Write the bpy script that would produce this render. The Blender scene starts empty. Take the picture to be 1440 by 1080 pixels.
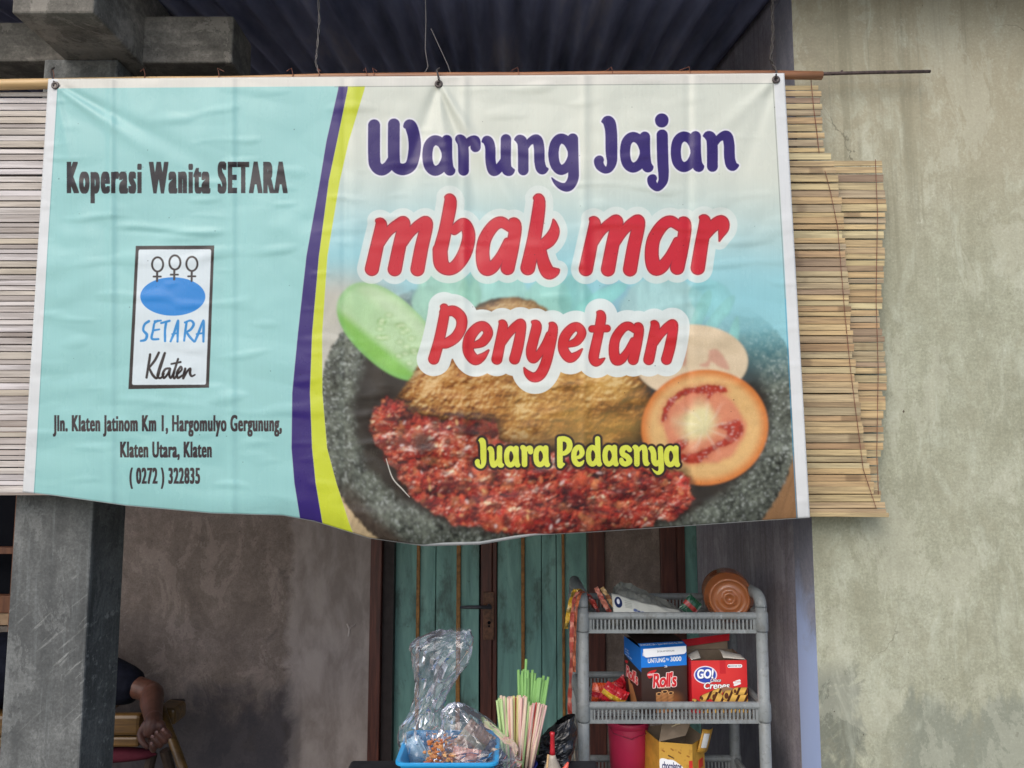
import bpy, bmesh, math, random
import numpy as np
from mathutils import Vector, Matrix, noise as mnoise

# ---------------------------------------------------------------- camera, sky, sun, exposure
SC = bpy.context.scene
F_PX, PITCH, EYE = 1040.0, math.radians(5.6), 1.6
cam = bpy.data.cameras.new("camera"); cam_o = bpy.data.objects.new("camera", cam); SC.collection.objects.link(cam_o)
cam.sensor_fit = 'HORIZONTAL'; cam.angle = 2 * math.atan(720.0 / F_PX); cam.clip_start = .05; cam.clip_end = 500
cam_o.location = (0, 0, EYE); cam_o.rotation_euler = (math.radians(90) + PITCH, 0, 0)
SC.camera = cam_o
SUN_EL, SUN_AZ = math.radians(42), math.radians(205)      # azimuth clockwise from +Y: behind the viewer, to the left
wd = bpy.data.worlds.new("World"); SC.world = wd; wd.use_nodes = True
wn = wd.node_tree; bg = wn.nodes["Background"]
sky = wn.nodes.new("ShaderNodeTexSky"); sky.sky_type = 'NISHITA'; sky.sun_disc = False
sky.sun_elevation = SUN_EL; sky.sun_rotation = SUN_AZ; sky.dust_density = 2.5; sky.air_density = 1.0
wn.links.new(sky.outputs[0], bg.inputs[0]); bg.inputs[1].default_value = .15
sl = bpy.data.lights.new("sun", 'SUN'); sl.energy = 1.0; sl.angle = math.radians(50); sl.color = (1, .975, .93)
so = bpy.data.objects.new("sun", sl); SC.collection.objects.link(so)
sd = Vector((math.sin(SUN_AZ) * math.cos(SUN_EL), math.cos(SUN_AZ) * math.cos(SUN_EL), math.sin(SUN_EL)))
so.rotation_euler = sd.to_track_quat('Z', 'Y').to_euler(); so.location = (0, -4, 6)
SC.view_settings.view_transform = 'Standard'; SC.view_settings.look = 'None'; SC.view_settings.gamma = 1
SC.view_settings.exposure = .42
SC.cycles.max_bounces = 8; SC.cycles.diffuse_bounces = 5; SC.cycles.transparent_max_bounces = 24

# ---------------------------------------------------------------- helpers
_sp, _cp = math.sin(PITCH), math.cos(PITCH)
def P(x, y, Y):
    """the point at depth Y (metres in front of the lens) seen at x, y of the 1440 wide photograph"""
    d = Vector((x - 720, F_PX * _cp - (540 - y) * _sp, F_PX * _sp + (540 - y) * _cp))
    return Vector((0, 0, EYE)) + d * (Y / d.y)
def srgb(r, g, b, a=1):
    f = lambda v: (v / 255) / 12.92 if v <= 10.31 else (((v / 255) + .055) / 1.055) ** 2.4
    return (f(r), f(g), f(b), a)
def tag(o, label=None, cat=None, group=None, kind=None):
    if label: o['label'] = label
    if cat: o['category'] = cat
    if group: o['group'] = group
    if kind: o['kind'] = kind
    return o
def empty(name, loc, label=None, cat=None, group=None, kind=None):
    o = bpy.data.objects.new(name, None); SC.collection.objects.link(o); o.location = loc; o.empty_display_size = .05
    return tag(o, label, cat, group, kind)
def wloc(o):
    v = Vector((0, 0, 0))
    while o is not None: v = v + o.location; o = o.parent
    return v

class MB:
    """collects shapes in world coordinates and links them as ONE mesh object"""
    def __init__(s): s.v = []; s.f = []; s.uv = []; s.mi = []
    def add(s, v, f, uv=None, mi=0):
        b = len(s.v); s.v += [Vector(p) for p in v]; s.f += [tuple(b + i for i in q) for q in f]
        s.uv += (uv if uv else [None] * len(f)); s.mi += [mi] * len(f)
        return s
    def hexa(s, c, mi=0, uv=None):
        """eight corners: bottom ring 0-3, top ring 4-7"""
        return s.add(c, [(3, 2, 1, 0), (4, 5, 6, 7), (0, 1, 5, 4), (1, 2, 6, 5), (2, 3, 7, 6), (3, 0, 4, 7)], uv, mi)
    def box(s, a, b, mi=0):
        x0, y0, z0 = (min(a[i], b[i]) for i in range(3)); x1, y1, z1 = (max(a[i], b[i]) for i in range(3))
        return s.hexa([(x0, y0, z0), (x1, y0, z0), (x1, y1, z0), (x0, y1, z0), (x0, y0, z1), (x1, y0, z1), (x1, y1, z1), (x0, y1, z1)], mi)
    def obox(s, c, ax, ay, az, mi=0):
        """box from its centre and three half axes"""
        c, ax, ay, az = Vector(c), Vector(ax), Vector(ay), Vector(az)
        return s.hexa([c - ax - ay - az, c + ax - ay - az, c + ax + ay - az, c - ax + ay - az, c - ax - ay + az, c + ax - ay + az, c + ax + ay + az, c - ax + ay + az], mi)
    def tube(s, pts, r, n=10, cap=True, mi=0, flat=1.0):
        pts = [Vector(p) for p in pts]; m = len(pts); rs = r if isinstance(r, (list, tuple)) else [r] * m
        V = []; up = None
        for i, p in enumerate(pts):
            d = (pts[min(i + 1, m - 1)] - pts[max(i - 1, 0)])
            d = d.normalized() if d.length > 1e-9 else Vector((0, 0, 1))
            if up is None: up = Vector((0, 0, 1)) if abs(d.z) < .9 else Vector((0, 1, 0))
            a = d.cross(up); a = a.normalized() if a.length > 1e-6 else d.orthogonal().normalized(); b = a.cross(d); up = b
            for k in range(n):
                t = 2 * math.pi * k / n
                V.append(p + (a * math.cos(t) + b * math.sin(t) * flat) * rs[i])
        Fs = [(i * n + k, i * n + (k + 1) % n, (i + 1) * n + (k + 1) % n, (i + 1) * n + k) for i in range(m - 1) for k in range(n)]
        if cap: Fs += [tuple(range(n - 1, -1, -1)), tuple((m - 1) * n + k for k in range(n))]
        return s.add(V, Fs, None, mi)
    def lathe(s, o, axis, prof, n=28, mi=0):
        """prof: (radius, distance along the axis)"""
        o, ax = Vector(o), Vector(axis).normalized(); a = ax.orthogonal().normalized(); b = ax.cross(a); V = []
        for r, h in prof:
            for k in range(n):
                t = 2 * math.pi * k / n
                V.append(o + ax * h + (a * math.cos(t) + b * math.sin(t)) * max(r, 1e-5))
        m = len(prof)
        Fs = [(i * n + k, i * n + (k + 1) % n, (i + 1) * n + (k + 1) % n, (i + 1) * n + k) for i in range(m - 1) for k in range(n)]
        return s.add(V, Fs, None, mi)
    def ball(s, c, r, n=12, sc=(1, 1, 1), jit=0, seed=0, mi=0):
        V = []; c = Vector(c); rows = n // 2 + 1
        for i in range(rows):
            ph = math.pi * i / (rows - 1)
            for k in range(n):
                t = 2 * math.pi * k / n
                d = Vector((math.sin(ph) * math.cos(t) * sc[0], math.sin(ph) * math.sin(t) * sc[1], math.cos(ph) * sc[2]))
                j = 1 + jit * mnoise.noise(d * 1.7 + Vector((seed * 3.1, seed * 1.7, seed)))
                V.append(c + d * r * j)
        Fs = [(i * n + k, (i + 1) * n + k, (i + 1) * n + (k + 1) % n, i * n + (k + 1) % n) for i in range(rows - 1) for k in range(n)]
        return s.add(V, Fs, None, mi)
    def grid(s, fn, nu, nv, mi=0, uv=True):
        V = [fn(i / nu, j / nv) for j in range(nv + 1) for i in range(nu + 1)]
        Fs = []; U = []
        for j in range(nv):
            for i in range(nu):
                a = j * (nu + 1) + i; Fs.append((a, a + 1, a + nu + 2, a + nu + 1))
                U.append([(i / nu, 1 - j / nv), ((i + 1) / nu, 1 - j / nv), ((i + 1) / nu, 1 - (j + 1) / nv), (i / nu, 1 - (j + 1) / nv)])
        return s.add(V, Fs, U if uv else None, mi)
    def build(s, name, mats, parent=None, smooth=False, bevel=0, origin=None, solid=0, weld=False, sub=0):
        me = bpy.data.meshes.new(name)
        if parent is not None: o0 = wloc(parent)
        elif origin is not None: o0 = Vector(origin)
        else:
            lo = [min(p[i] for p in s.v) for i in range(3)]; hi = [max(p[i] for p in s.v) for i in range(3)]
            o0 = Vector(((lo[0] + hi[0]) / 2, (lo[1] + hi[1]) / 2, lo[2]))
        me.from_pydata([tuple(p - o0) for p in s.v], [], s.f)
        if any(u for u in s.uv):
            L = me.uv_layers.new(name="UVMap").data; k = 0
            for pi, po in enumerate(me.polygons):
                u = s.uv[pi]
                for q in range(po.loop_total): L[po.loop_start + q].uv = u[q] if u else (.5, .5)
        for m in (mats if isinstance(mats, (list, tuple)) else [mats]): me.materials.append(m)
        for pi, po in enumerate(me.polygons): po.material_index = s.mi[pi]; po.use_smooth = smooth
        if weld or not any(u for u in s.uv):
            bm = bmesh.new(); bm.from_mesh(me)
            if weld: bmesh.ops.remove_doubles(bm, verts=bm.verts, dist=1e-5)
            if not any(u for u in s.uv): bmesh.ops.recalc_face_normals(bm, faces=bm.faces)
            bm.to_mesh(me); bm.free()
        o = bpy.data.objects.new(name, me); SC.collection.objects.link(o)
        if parent is not None: o.parent = parent
        else: o.location = o0
        if solid:
            m = o.modifiers.new("thickness", 'SOLIDIFY'); m.thickness = solid; m.offset = 0
        if bevel:
            m = o.modifiers.new("bevel", 'BEVEL'); m.width = bevel; m.segments = 2; m.limit_method = 'ANGLE'; m.angle_limit = math.radians(40)
        if sub:
            m = o.modifiers.new("sub", 'SUBSURF'); m.levels = sub; m.render_levels = sub
        return o

# ---------------------------------------------------------------- materials
class M:
    def __init__(s, name, rough=.6, spec=.5):
        s.m = bpy.data.materials.new(name); s.m.use_nodes = True; s.n = s.m.node_tree.nodes; s.l = s.m.node_tree.links
        s.p = s.n["Principled BSDF"]; s.p.inputs["Roughness"].default_value = rough; s.p.inputs["Specular IOR Level"].default_value = spec
        s._pos = None
    def pos(s, scale=(1, 1, 1), src='pos'):
        if src == 'pos': o = s.n.new("ShaderNodeNewGeometry").outputs["Position"]
        else: o = s.n.new("ShaderNodeTexCoord").outputs[src]
        mp = s.n.new("ShaderNodeMapping"); mp.inputs["Scale"].default_value = scale; s.l.new(o, mp.inputs[0]); return mp.outputs[0]
    def noise(s, vec, sc, det=4, rough=.55, dist=0):
        t = s.n.new("ShaderNodeTexNoise"); s.l.new(vec, t.inputs["Vector"]); t.inputs["Scale"].default_value = sc
        t.inputs["Detail"].default_value = det; t.inputs["Roughness"].default_value = rough; t.inputs["Distortion"].default_value = dist
        return t.outputs[0]
    def ramp(s, fac, stops):
        r = s.n.new("ShaderNodeValToRGB"); s.l.new(fac, r.inputs[0]); e = r.color_ramp.elements
        while len(e) < len(stops): e.new(.5)
        for q, (p, c) in zip(e, stops): q.position = p; q.color = c if len(c) == 4 else (*c, 1)
        return r.outputs[0]
    def val(s, fac, a, b, lo=0., hi=1.):
        r = s.n.new("ShaderNodeMapRange"); r.interpolation_type = 'SMOOTHSTEP'; s.l.new(fac, r.inputs[0])
        for i, v in zip((1, 2, 3, 4), (a, b, lo, hi)): r.inputs[i].default_value = v
        return r.outputs[0]
    def mix(s, fac, a, b, mode='MIX'):
        r = s.n.new("ShaderNodeMix"); r.data_type = 'RGBA'; r.blend_type = mode
        if isinstance(fac, (int, float)): r.inputs[0].default_value = fac
        else: s.l.new(fac, r.inputs[0])
        for i, c in ((6, a), (7, b)):
            if isinstance(c, tuple): r.inputs[i].default_value = c
            else: s.l.new(c, r.inputs[i])
        return r.outputs[2]
    def math(s, op, a, b=0.):
        r = s.n.new("ShaderNodeMath"); r.operation = op
        for i, c in ((0, a), (1, b)):
            if isinstance(c, (int, float)): r.inputs[i].default_value = c
            else: s.l.new(c, r.inputs[i])
        return r.outputs[0]
    def xyz(s, vec):
        r = s.n.new("ShaderNodeSeparateXYZ"); s.l.new(vec, r.inputs[0]); return r.outputs
    def color(s, c):
        if isinstance(c, tuple): s.p.inputs["Base Color"].default_value = c
        else: s.l.new(c, s.p.inputs["Base Color"])
        return s
    def rough(s, c): s.l.new(c, s.p.inputs["Roughness"]); return s
    def bump(s, h, k=.3, d=.004):
        b = s.n.new("ShaderNodeBump"); b.inputs["Strength"].default_value = k; b.inputs["Distance"].default_value = d
        s.l.new(h, b.inputs["Height"]); s.l.new(b.outputs[0], s.p.inputs["Normal"]); return s
    def island(s):
        return s.n.new("ShaderNodeNewGeometry").outputs["Random Per Island"]

def simple(name, c, rough=.5, spec=.5, var=.12, sc=30, src='Object', bump=.1):
    """one colour with a little wear"""
    m = M(name, rough, spec); v = m.pos((1, 1, 1), src); f = m.noise(v, sc, 5, .6)
    d = tuple(max(0, x * (1 - var * 2)) for x in c[:3]) + (1,); u = tuple(min(1, x * (1 + var)) for x in c[:3]) + (1,)
    m.color(m.ramp(f, [(.3, d), (.7, u)])); m.rough(m.val(f, .2, .8, rough + .1, max(.05, rough - .08)))
    if bump: m.bump(f, bump, .002)
    return m.m

def plaster(name, c_lo, c_mid, c_hi, streak=(9, 9, 1.2), blotch=2.2, extra=None, bump=.35, rough=.85, patch=.26):
    m = M(name, rough, .3)
    v = m.pos(); vs = m.pos(streak)
    a = m.noise(v, blotch, 6, .62, .6); b = m.noise(vs, 2.0, 5, .6, .3); c = m.noise(v, 38, 4, .6); d = m.noise(v, 7.5, 5, .65, .8)
    t = m.math('ADD', m.math('MULTIPLY', a, .42), m.math('ADD', m.math('MULTIPLY', b, .30), m.math('MULTIPLY', d, .28)))
    col = m.ramp(t, [(.36, c_lo), (.5, c_mid), (.64, c_hi)])
    col = m.mix(m.val(c, .35, .7, .22, 0), col, tuple(x * .55 for x in c_lo[:3]) + (1,))
    pits = m.noise(v, 90, 2, .5); col = m.mix(m.val(pits, .70, .76, 0, .55), col, tuple(x * .3 for x in c_lo[:3]) + (1,))
    gr = m.noise(v, 140, 3, .7); col = m.mix(m.val(gr, .34, .62, .28, 0), col, tuple(x * .45 for x in c_lo[:3]) + (1,))
    pe = m.noise(m.pos((3.6, 3.6, 2.4)), 1.7, 8, .74, .5)
    col = m.mix(m.val(pe, .54, .57, 0, patch), col, tuple(min(1, x * 1.25) for x in c_hi[:3]) + (1,)); col = m.mix(m.val(pe, .45, .425, 0, patch), col, tuple(x * .75 for x in c_lo[:3]) + (1,))
    if extra: col = extra(m, v, col, (a, b, c, d))
    m.color(col); m.bump(m.math('ADD', m.math('MULTIPLY', d, .7), m.math('MULTIPLY', c, .3)), bump, .006)
    return m.m

def numpy_image(name, rgb):
    """linear RGB array (row 0 at the top) -> image datablock made in memory"""
    h, w = rgb.shape[:2]; im = bpy.data.images.new(name, w, h, alpha=False, float_buffer=False)
    s = np.clip(rgb, 0, 1); s = np.where(s <= .0031308, s * 12.92, 1.055 * s ** (1 / 2.4) - .055)
    a = np.ones((h, w, 4), np.float32); a[..., :3] = s[::-1]
    im.pixels.foreach_set(a.ravel()); im.update(); im.pack(); return im
def printed(name, rgb, rough=.4, spec=.5, bump=None):
    m = M(name, rough, spec); t = m.n.new("ShaderNodeTexImage"); t.image = numpy_image(name, rgb); t.extension = 'EXTEND'
    m.l.new(t.outputs[0], m.p.inputs["Base Color"])
    if bump: bump(m)
    return m.m
_txt = {}
def text_tris(body, offset=0., shear=0., space=1.):
    k = (body, shear, space)
    if k in _txt: return _txt[k], offset
    cu = bpy.data.curves.new("lettering", 'FONT'); cu.body = body; cu.shear = shear; cu.space_character = space
    cu.resolution_u = 4; cu.fill_mode = 'FRONT'
    o = bpy.data.objects.new("lettering", cu); SC.collection.objects.link(o)
    me = o.evaluated_get(bpy.context.evaluated_depsgraph_get()).to_mesh(); me.calc_loop_triangles()
    vs = [v.co[:2] for v in me.vertices]; t = [[vs[i] for i in tr.vertices] for tr in me.loop_triangles]
    o.to_mesh_clear(); bpy.data.objects.remove(o); bpy.data.curves.remove(cu)
    _txt[k] = t; return t, offset
# ---------------------------------------------------------------- printed artwork (numpy, drawn in the banner's own plane)
def lin(c):
    c = np.asarray(c, dtype=np.float64) / 255.0
    return np.where(c <= 0.04045, c / 12.92, ((c + 0.055) / 1.055) ** 2.4)

class Noise:
    def __init__(self, seed):
        self.t = np.random.RandomState(seed).rand(256, 256).astype(np.float32)
    def __call__(self, x, y):
        xi = np.floor(x).astype(np.int32); yi = np.floor(y).astype(np.int32)
        fx = (x - xi).astype(np.float32); fy = (y - yi).astype(np.float32)
        fx = fx * fx * (3 - 2 * fx); fy = fy * fy * (3 - 2 * fy)
        x0 = xi & 255; x1 = (xi + 1) & 255; y0 = yi & 255; y1 = (yi + 1) & 255
        t = self.t
        return (t[y0, x0] * (1 - fx) + t[y0, x1] * fx) * (1 - fy) + (t[y1, x0] * (1 - fx) + t[y1, x1] * fx) * fy
    def fbm(self, x, y, n=4):
        s = 0; a = 0.5; tot = 0
        for k in range(n):
            s = s + a * self(x * 2 ** k + 17.3 * k, y * 2 ** k + 9.1 * k); tot += a; a *= 0.5
        return s / tot

def smooth(e0, e1, x):
    t = np.clip((x - e0) / (e1 - e0 + 1e-9), 0, 1)
    return t * t * (3 - 2 * t)

def spline(pts, closed=False, n=7):
    P = [tuple(p) for p in pts]
    if len(P) < 3 and not closed:
        return P
    out = []; m = len(P)
    for i in range(m if closed else m - 1):
        if closed:
            a, b, c, d = P[(i - 1) % m], P[i], P[(i + 1) % m], P[(i + 2) % m]
        else:
            a, b, c, d = P[max(i - 1, 0)], P[i], P[i + 1], P[min(i + 2, m - 1)]
        for k in range(n):
            t = k / n
            out.append(tuple(0.5 * (2 * b[j] + (c[j] - a[j]) * t + (2 * a[j] - 5 * b[j] + 4 * c[j] - d[j]) * t * t
                                    + (3 * b[j] - a[j] - 3 * c[j] + d[j]) * t ** 3) for j in range(len(b))))
    out.append(P[0] if closed else P[-1])
    return out

def emboss(h, px, lx=-.45, ly=-.85):
    """relief of a height field lit from the upper left, about 0 on the flat"""
    gy, gx = np.gradient(h); return (gx * -lx * -1 + gy * -ly * -1) / px * -1
def ramp_np(t, stops):
    xs = [s[0] for s in stops]; cs = np.array([lin(s[1]) for s in stops])
    return np.stack([np.interp(t, xs, cs[:, k]) for k in range(3)], -1)
def blur(im, r):
    k = np.exp(-.5 * (np.arange(-3 * r, 3 * r + 1) / r) ** 2); k /= k.sum(); n = len(k) // 2
    for ax in (0, 1):
        p = np.pad(im, [(n, n) if q == ax else (0, 0) for q in range(3)], mode='edge'); o = 0
        for i, w in enumerate(k): o = o + w * (p[i:i + im.shape[0]] if ax == 0 else p[:, i:i + im.shape[1]])
        im = o
    return im.astype(np.float32)
class Canvas:
    """X, Y: drawing coordinates of every texel; img: linear RGB"""
    def __init__(self, X, Y, base):
        self.X = X.astype(np.float32); self.Y = Y.astype(np.float32)
        self.h, self.w = X.shape
        self.img = np.zeros((self.h, self.w, 3), np.float32); self.img[:] = lin(base)
        self.px = abs(float(X[self.h // 2, self.w // 2 + 1] - X[self.h // 2, self.w // 2]))
    def win(self, x0, y0, x1, y1):
        # texel window that covers the box (X grows with column, Y with row, both nearly)
        cx = (self.X[:, ::max(1, self.w // 64)]); 
        c = np.where((self.X.max(0) >= x0) & (self.X.min(0) <= x1))[0]
        r = np.where((self.Y.max(1) >= y0) & (self.Y.min(1) <= y1))[0]
        if len(c) == 0 or len(r) == 0: return None
        return slice(r[0], r[-1] + 1), slice(c[0], c[-1] + 1)
    def prep(self):
        self.xmx = self.X.max(0); self.xmn = self.X.min(0); self.ymx = self.Y.max(1); self.ymn = self.Y.min(1)
    def fwin(self, x0, y0, x1, y1):
        c0 = int(np.searchsorted(self.xmx, x0)); c1 = int(np.searchsorted(self.xmn, x1, 'right'))
        r0 = int(np.searchsorted(self.ymx, y0)); r1 = int(np.searchsorted(self.ymn, y1, 'right'))
        if c1 <= c0 or r1 <= r0: return None
        return slice(r0, r1), slice(c0, c1)
    def field(self):
        f = np.empty((self.h, self.w), np.float32); f[:] = 1e3
        return f
    def stroke(self, f, pts, closed=False, n=7, reach=22):
        P = spline(pts, closed, n)
        for a, b in zip(P[:-1], P[1:]):
            R = max(a[2], b[2]) + reach
            w = self.fwin(min(a[0], b[0]) - R, min(a[1], b[1]) - R, max(a[0], b[0]) + R, max(a[1], b[1]) + R)
            if w is None: continue
            x = self.X[w] - a[0]; y = self.Y[w] - a[1]
            dx = b[0] - a[0]; dy = b[1] - a[1]; L = dx * dx + dy * dy + 1e-9
            t = np.clip((x * dx + y * dy) / L, 0, 1)
            d = np.hypot(x - t * dx, y - t * dy) - (a[2] + (b[2] - a[2]) * t)
            np.minimum(f[w], d, out=f[w])
    def fill(self, mask, col):
        if np.ndim(col) == 1: col = np.asarray(col, np.float32)
        self.img += mask[..., None] * (col - self.img)
    def cov(self, f, d=0.0, soft=None):
        s = (soft or self.px * 0.75)
        return np.clip(0.5 - (f - d) / (2 * s), 0, 1)
    def poly_sdf(self, pts, closed=True, n=6):
        """signed distance to a smooth closed outline (negative inside)"""
        P = spline([(x, y, 0) for x, y in pts], True, n) if n else [(x, y, 0) for x, y in pts] + [(pts[0][0], pts[0][1], 0)]
        xs = [p[0] for p in P]; ys = [p[1] for p in P]
        w = self.fwin(min(xs) - 40, min(ys) - 40, max(xs) + 40, max(ys) + 40)
        f = self.field()
        if w is None: return f
        X = self.X[w]; Y = self.Y[w]; d = np.full(X.shape, 1e6, np.float32); ins = np.zeros(X.shape, bool)
        for a, b in zip(P[:-1], P[1:]):
            dx = b[0] - a[0]; dy = b[1] - a[1]; L = dx * dx + dy * dy + 1e-9
            t = np.clip(((X - a[0]) * dx + (Y - a[1]) * dy) / L, 0, 1)
            d = np.minimum(d, (X - a[0] - t * dx) ** 2 + (Y - a[1] - t * dy) ** 2)
            if a[1] != b[1]:
                c = ((a[1] > Y) != (b[1] > Y)) & (X < dx * (Y - a[1]) / (b[1] - a[1]) + a[0])
                ins ^= c
        d = np.sqrt(d)
        f[w] = np.where(ins, -d, d)
        return f
    def mesh_text(self, tris, x0, y0, x1, y1, col, ss=3, slant=0.0, keep=None):
        """text outlines (triangles of a font curve) fitted to the box x0..x1, y0..y1; y0 is the top"""
        tris, off = tris if isinstance(tris, tuple) else (tris, 0)
        T = np.asarray(tris, np.float64)
        mn = T.reshape(-1, 2).min(0); mx = T.reshape(-1, 2).max(0)
        w = self.fwin(x0 - 2, y0 - 2, x1 + 2, y1 + 2)
        if w is None: return
        X = self.X[w]; Y = self.Y[w]
        u = (X - x0) / (x1 - x0) * (mx[0] - mn[0]) + mn[0]
        v = mx[1] - (Y - y0) / (y1 - y0) * (mx[1] - mn[1])
        G = 6
        H, Wd = 180 * G // 2, int(180 * G // 2 * (mx[0] - mn[0]) / (mx[1] - mn[1])) + 1
        ras = np.zeros((H + 2, Wd + 2), np.float32)
        S = (H - 1) / (mx[1] - mn[1])
        Q = (T - mn) * S
        for t in Q:
            lo = np.floor(t.min(0)).astype(int); hi = np.ceil(t.max(0)).astype(int)
            gx, gy = np.meshgrid(np.arange(lo[0], hi[0] + 1), np.arange(lo[1], hi[1] + 1))
            (ax, ay), (bx, by), (cx, cy) = t
            ar = (bx - ax) * (cy - ay) - (cx - ax) * (by - ay)
            if abs(ar) < 1e-9: continue
            e0 = ((bx - ax) * (gy - ay) - (by - ay) * (gx - ax)) / ar
            e1 = ((cx - bx) * (gy - by) - (cy - by) * (gx - bx)) / ar
            e2 = ((ax - cx) * (gy - cy) - (ay - cy) * (gx - cx)) / ar
            k = (e0 >= -1e-6) & (e1 >= -1e-6) & (e2 >= -1e-6)
            ras[np.clip(gy[k], 0, H), np.clip(gx[k], 0, Wd)] = 1
        if off:                                                          # heavier weight: grow the raster letter
            kx = max(1, int(off * S)); ky = max(1, int(off * S * (.22 if off > .06 else .55))); ras = np.pad(ras, ((ky, ky), (kx, kx)))
            r0 = ras.copy()
            for q in range(1, kx + 1): r0[:, q:] = np.maximum(r0[:, q:], ras[:, :-q]); r0[:, :-q] = np.maximum(r0[:, :-q], ras[:, q:])
            ras = r0.copy()
            for q in range(1, ky + 1): ras[q:] = np.maximum(ras[q:], r0[:-q]); ras[:-q] = np.maximum(ras[:-q], r0[q:])
            H += 2 * ky; Wd += 2 * kx
            mn = mn - np.array([kx, ky]) / S; mx = mx + np.array([kx, ky]) / S
            u = (X - x0) / (x1 - x0) * (mx[0] - mn[0]) + mn[0]; v = mx[1] - (Y - y0) / (y1 - y0) * (mx[1] - mn[1])
        acc = 0
        st = self.px * (mx[1] - mn[1]) / (y1 - y0)
        sx = self.px * (mx[0] - mn[0]) / (x1 - x0)
        for i in range(ss):
            for j in range(ss):
                uu = ((u + ((i + .5) / ss - .5) * sx) - mn[0]) * S; vv = ((v + ((j + .5) / ss - .5) * st) - mn[1]) * S
                ui = np.rint(uu).astype(int); vi = np.rint(vv).astype(int)
                ok = (ui >= 0) & (ui <= Wd) & (vi >= 0) & (vi <= H)
                acc = acc + np.where(ok, ras[np.clip(vi, 0, H), np.clip(ui, 0, Wd)], 0)
        m = acc / ss ** 2
        self.img[w] += m[..., None] * (np.asarray(col, np.float32) - self.img[w])

# upright round lettering: strokes (x, y, radius), baseline 0, x-height -520
UP = {
 'W': [[(76,-640,76),(76,-250,76),(95,-130,74),(170,-75,72),(255,-125,66),(322,-240,60)],
       [(324,-652,75),(324,-230,75),(350,-120,72),(440,-82,74),(540,-140,74),(583,-330,78),(575,-500,78),(528,-640,74),(470,-630,32)]],
 'a': [['c',(67,-258,64),(90,-392,64),(165,-451,64),(255,-402,60),(307,-258,60),(255,-117,60),(165,-64,64),(90,-122,64)],
       [(310,-452,67),(312,-258,67),(325,-120,67),(350,-66,64),(395,-72,24)]],
 'r': [[(20,-455,18),(65,-464,62),(102,-380,68),(108,-70,68)], [(120,-380,40),(190,-440,55),(252,-447,62),(258,-367,66)]],
 'u': [[(10,-440,15),(70,-453,62),(107,-370,66),(113,-190,66),(150,-70,66),(225,-110,60),(300,-220,50)],
       [(310,-468,67),(310,-140,67),(345,-68,66),(405,-76,22)]],
 'n': [[(10,-455,15),(75,-455,62),(110,-375,68),(115,-68,68)],
       [(125,-325,40),(195,-425,45),(285,-455,66),(318,-355,68),(325,-175,68),(355,-78,66),(420,-80,22)]],
 'g': [['c',(68,-263,66),(92,-398,64),(162,-460,64),(252,-408,60),(307,-263,60),(252,-118,60),(162,-63,64),(92,-128,64)],
       [(307,-458,67),(314,-118,68),(312,42,68),(257,142,64),(182,150,48),(102,102,30),(47,37,8)]],
 'J': [[(109,-650,14),(185,-650,72),(217,-532,75),(223,-269,74),(228,-138,62),(195,-55,48),(140,-36,44),(82,-85,56),(64,-145,60),(75,-165,56)]],
 'j': [[(184,-660,86),(184,-652,84)], [(189,-472,71),(197,-138,71),(206,20,66),(195,120,58),(134,196,44),(75,150,54),(60,92,58),(75,75,52)]],
 'P': [[(70,-655,66),(74,-90,66),(100,-66,64),(165,-72,22)], [(70,-655,66),(185,-660,62),(277,-590,66),(281,-445,66),(204,-343,55),(110,-318,50)]],
 'e': [[(105,-222,38),(200,-240,45),(255,-330,60),(215,-445,60),(150,-462,58),(82,-380,62),(62,-240,64),(95,-120,64),(165,-64,60),(240,-85,45),(290,-150,15)]],
 'd': [['c',(67,-258,64),(90,-392,64),(165,-451,64),(255,-402,60),(307,-258,60),(255,-117,60),(165,-64,64),(90,-122,64)],
       [(300,-655,64),(308,-258,67),(322,-120,67),(345,-66,64),(390,-72,24)]],
 's': [[(240,-398,56),(176,-452,56),(90,-410,64),(90,-300,62),(190,-230,62),(235,-130,66),(148,-62,58),(75,-105,60),(60,-165,48)]],
 'y': [[(9,-416,12),(74,-426,60),(120,-315,66),(130,-148,66),(185,-68,62),(260,-140,45)],
       [(278,-426,62),(296,-18,66),(287,92,60),(222,148,42),(150,110,25),(85,40,6)]],
}
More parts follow.
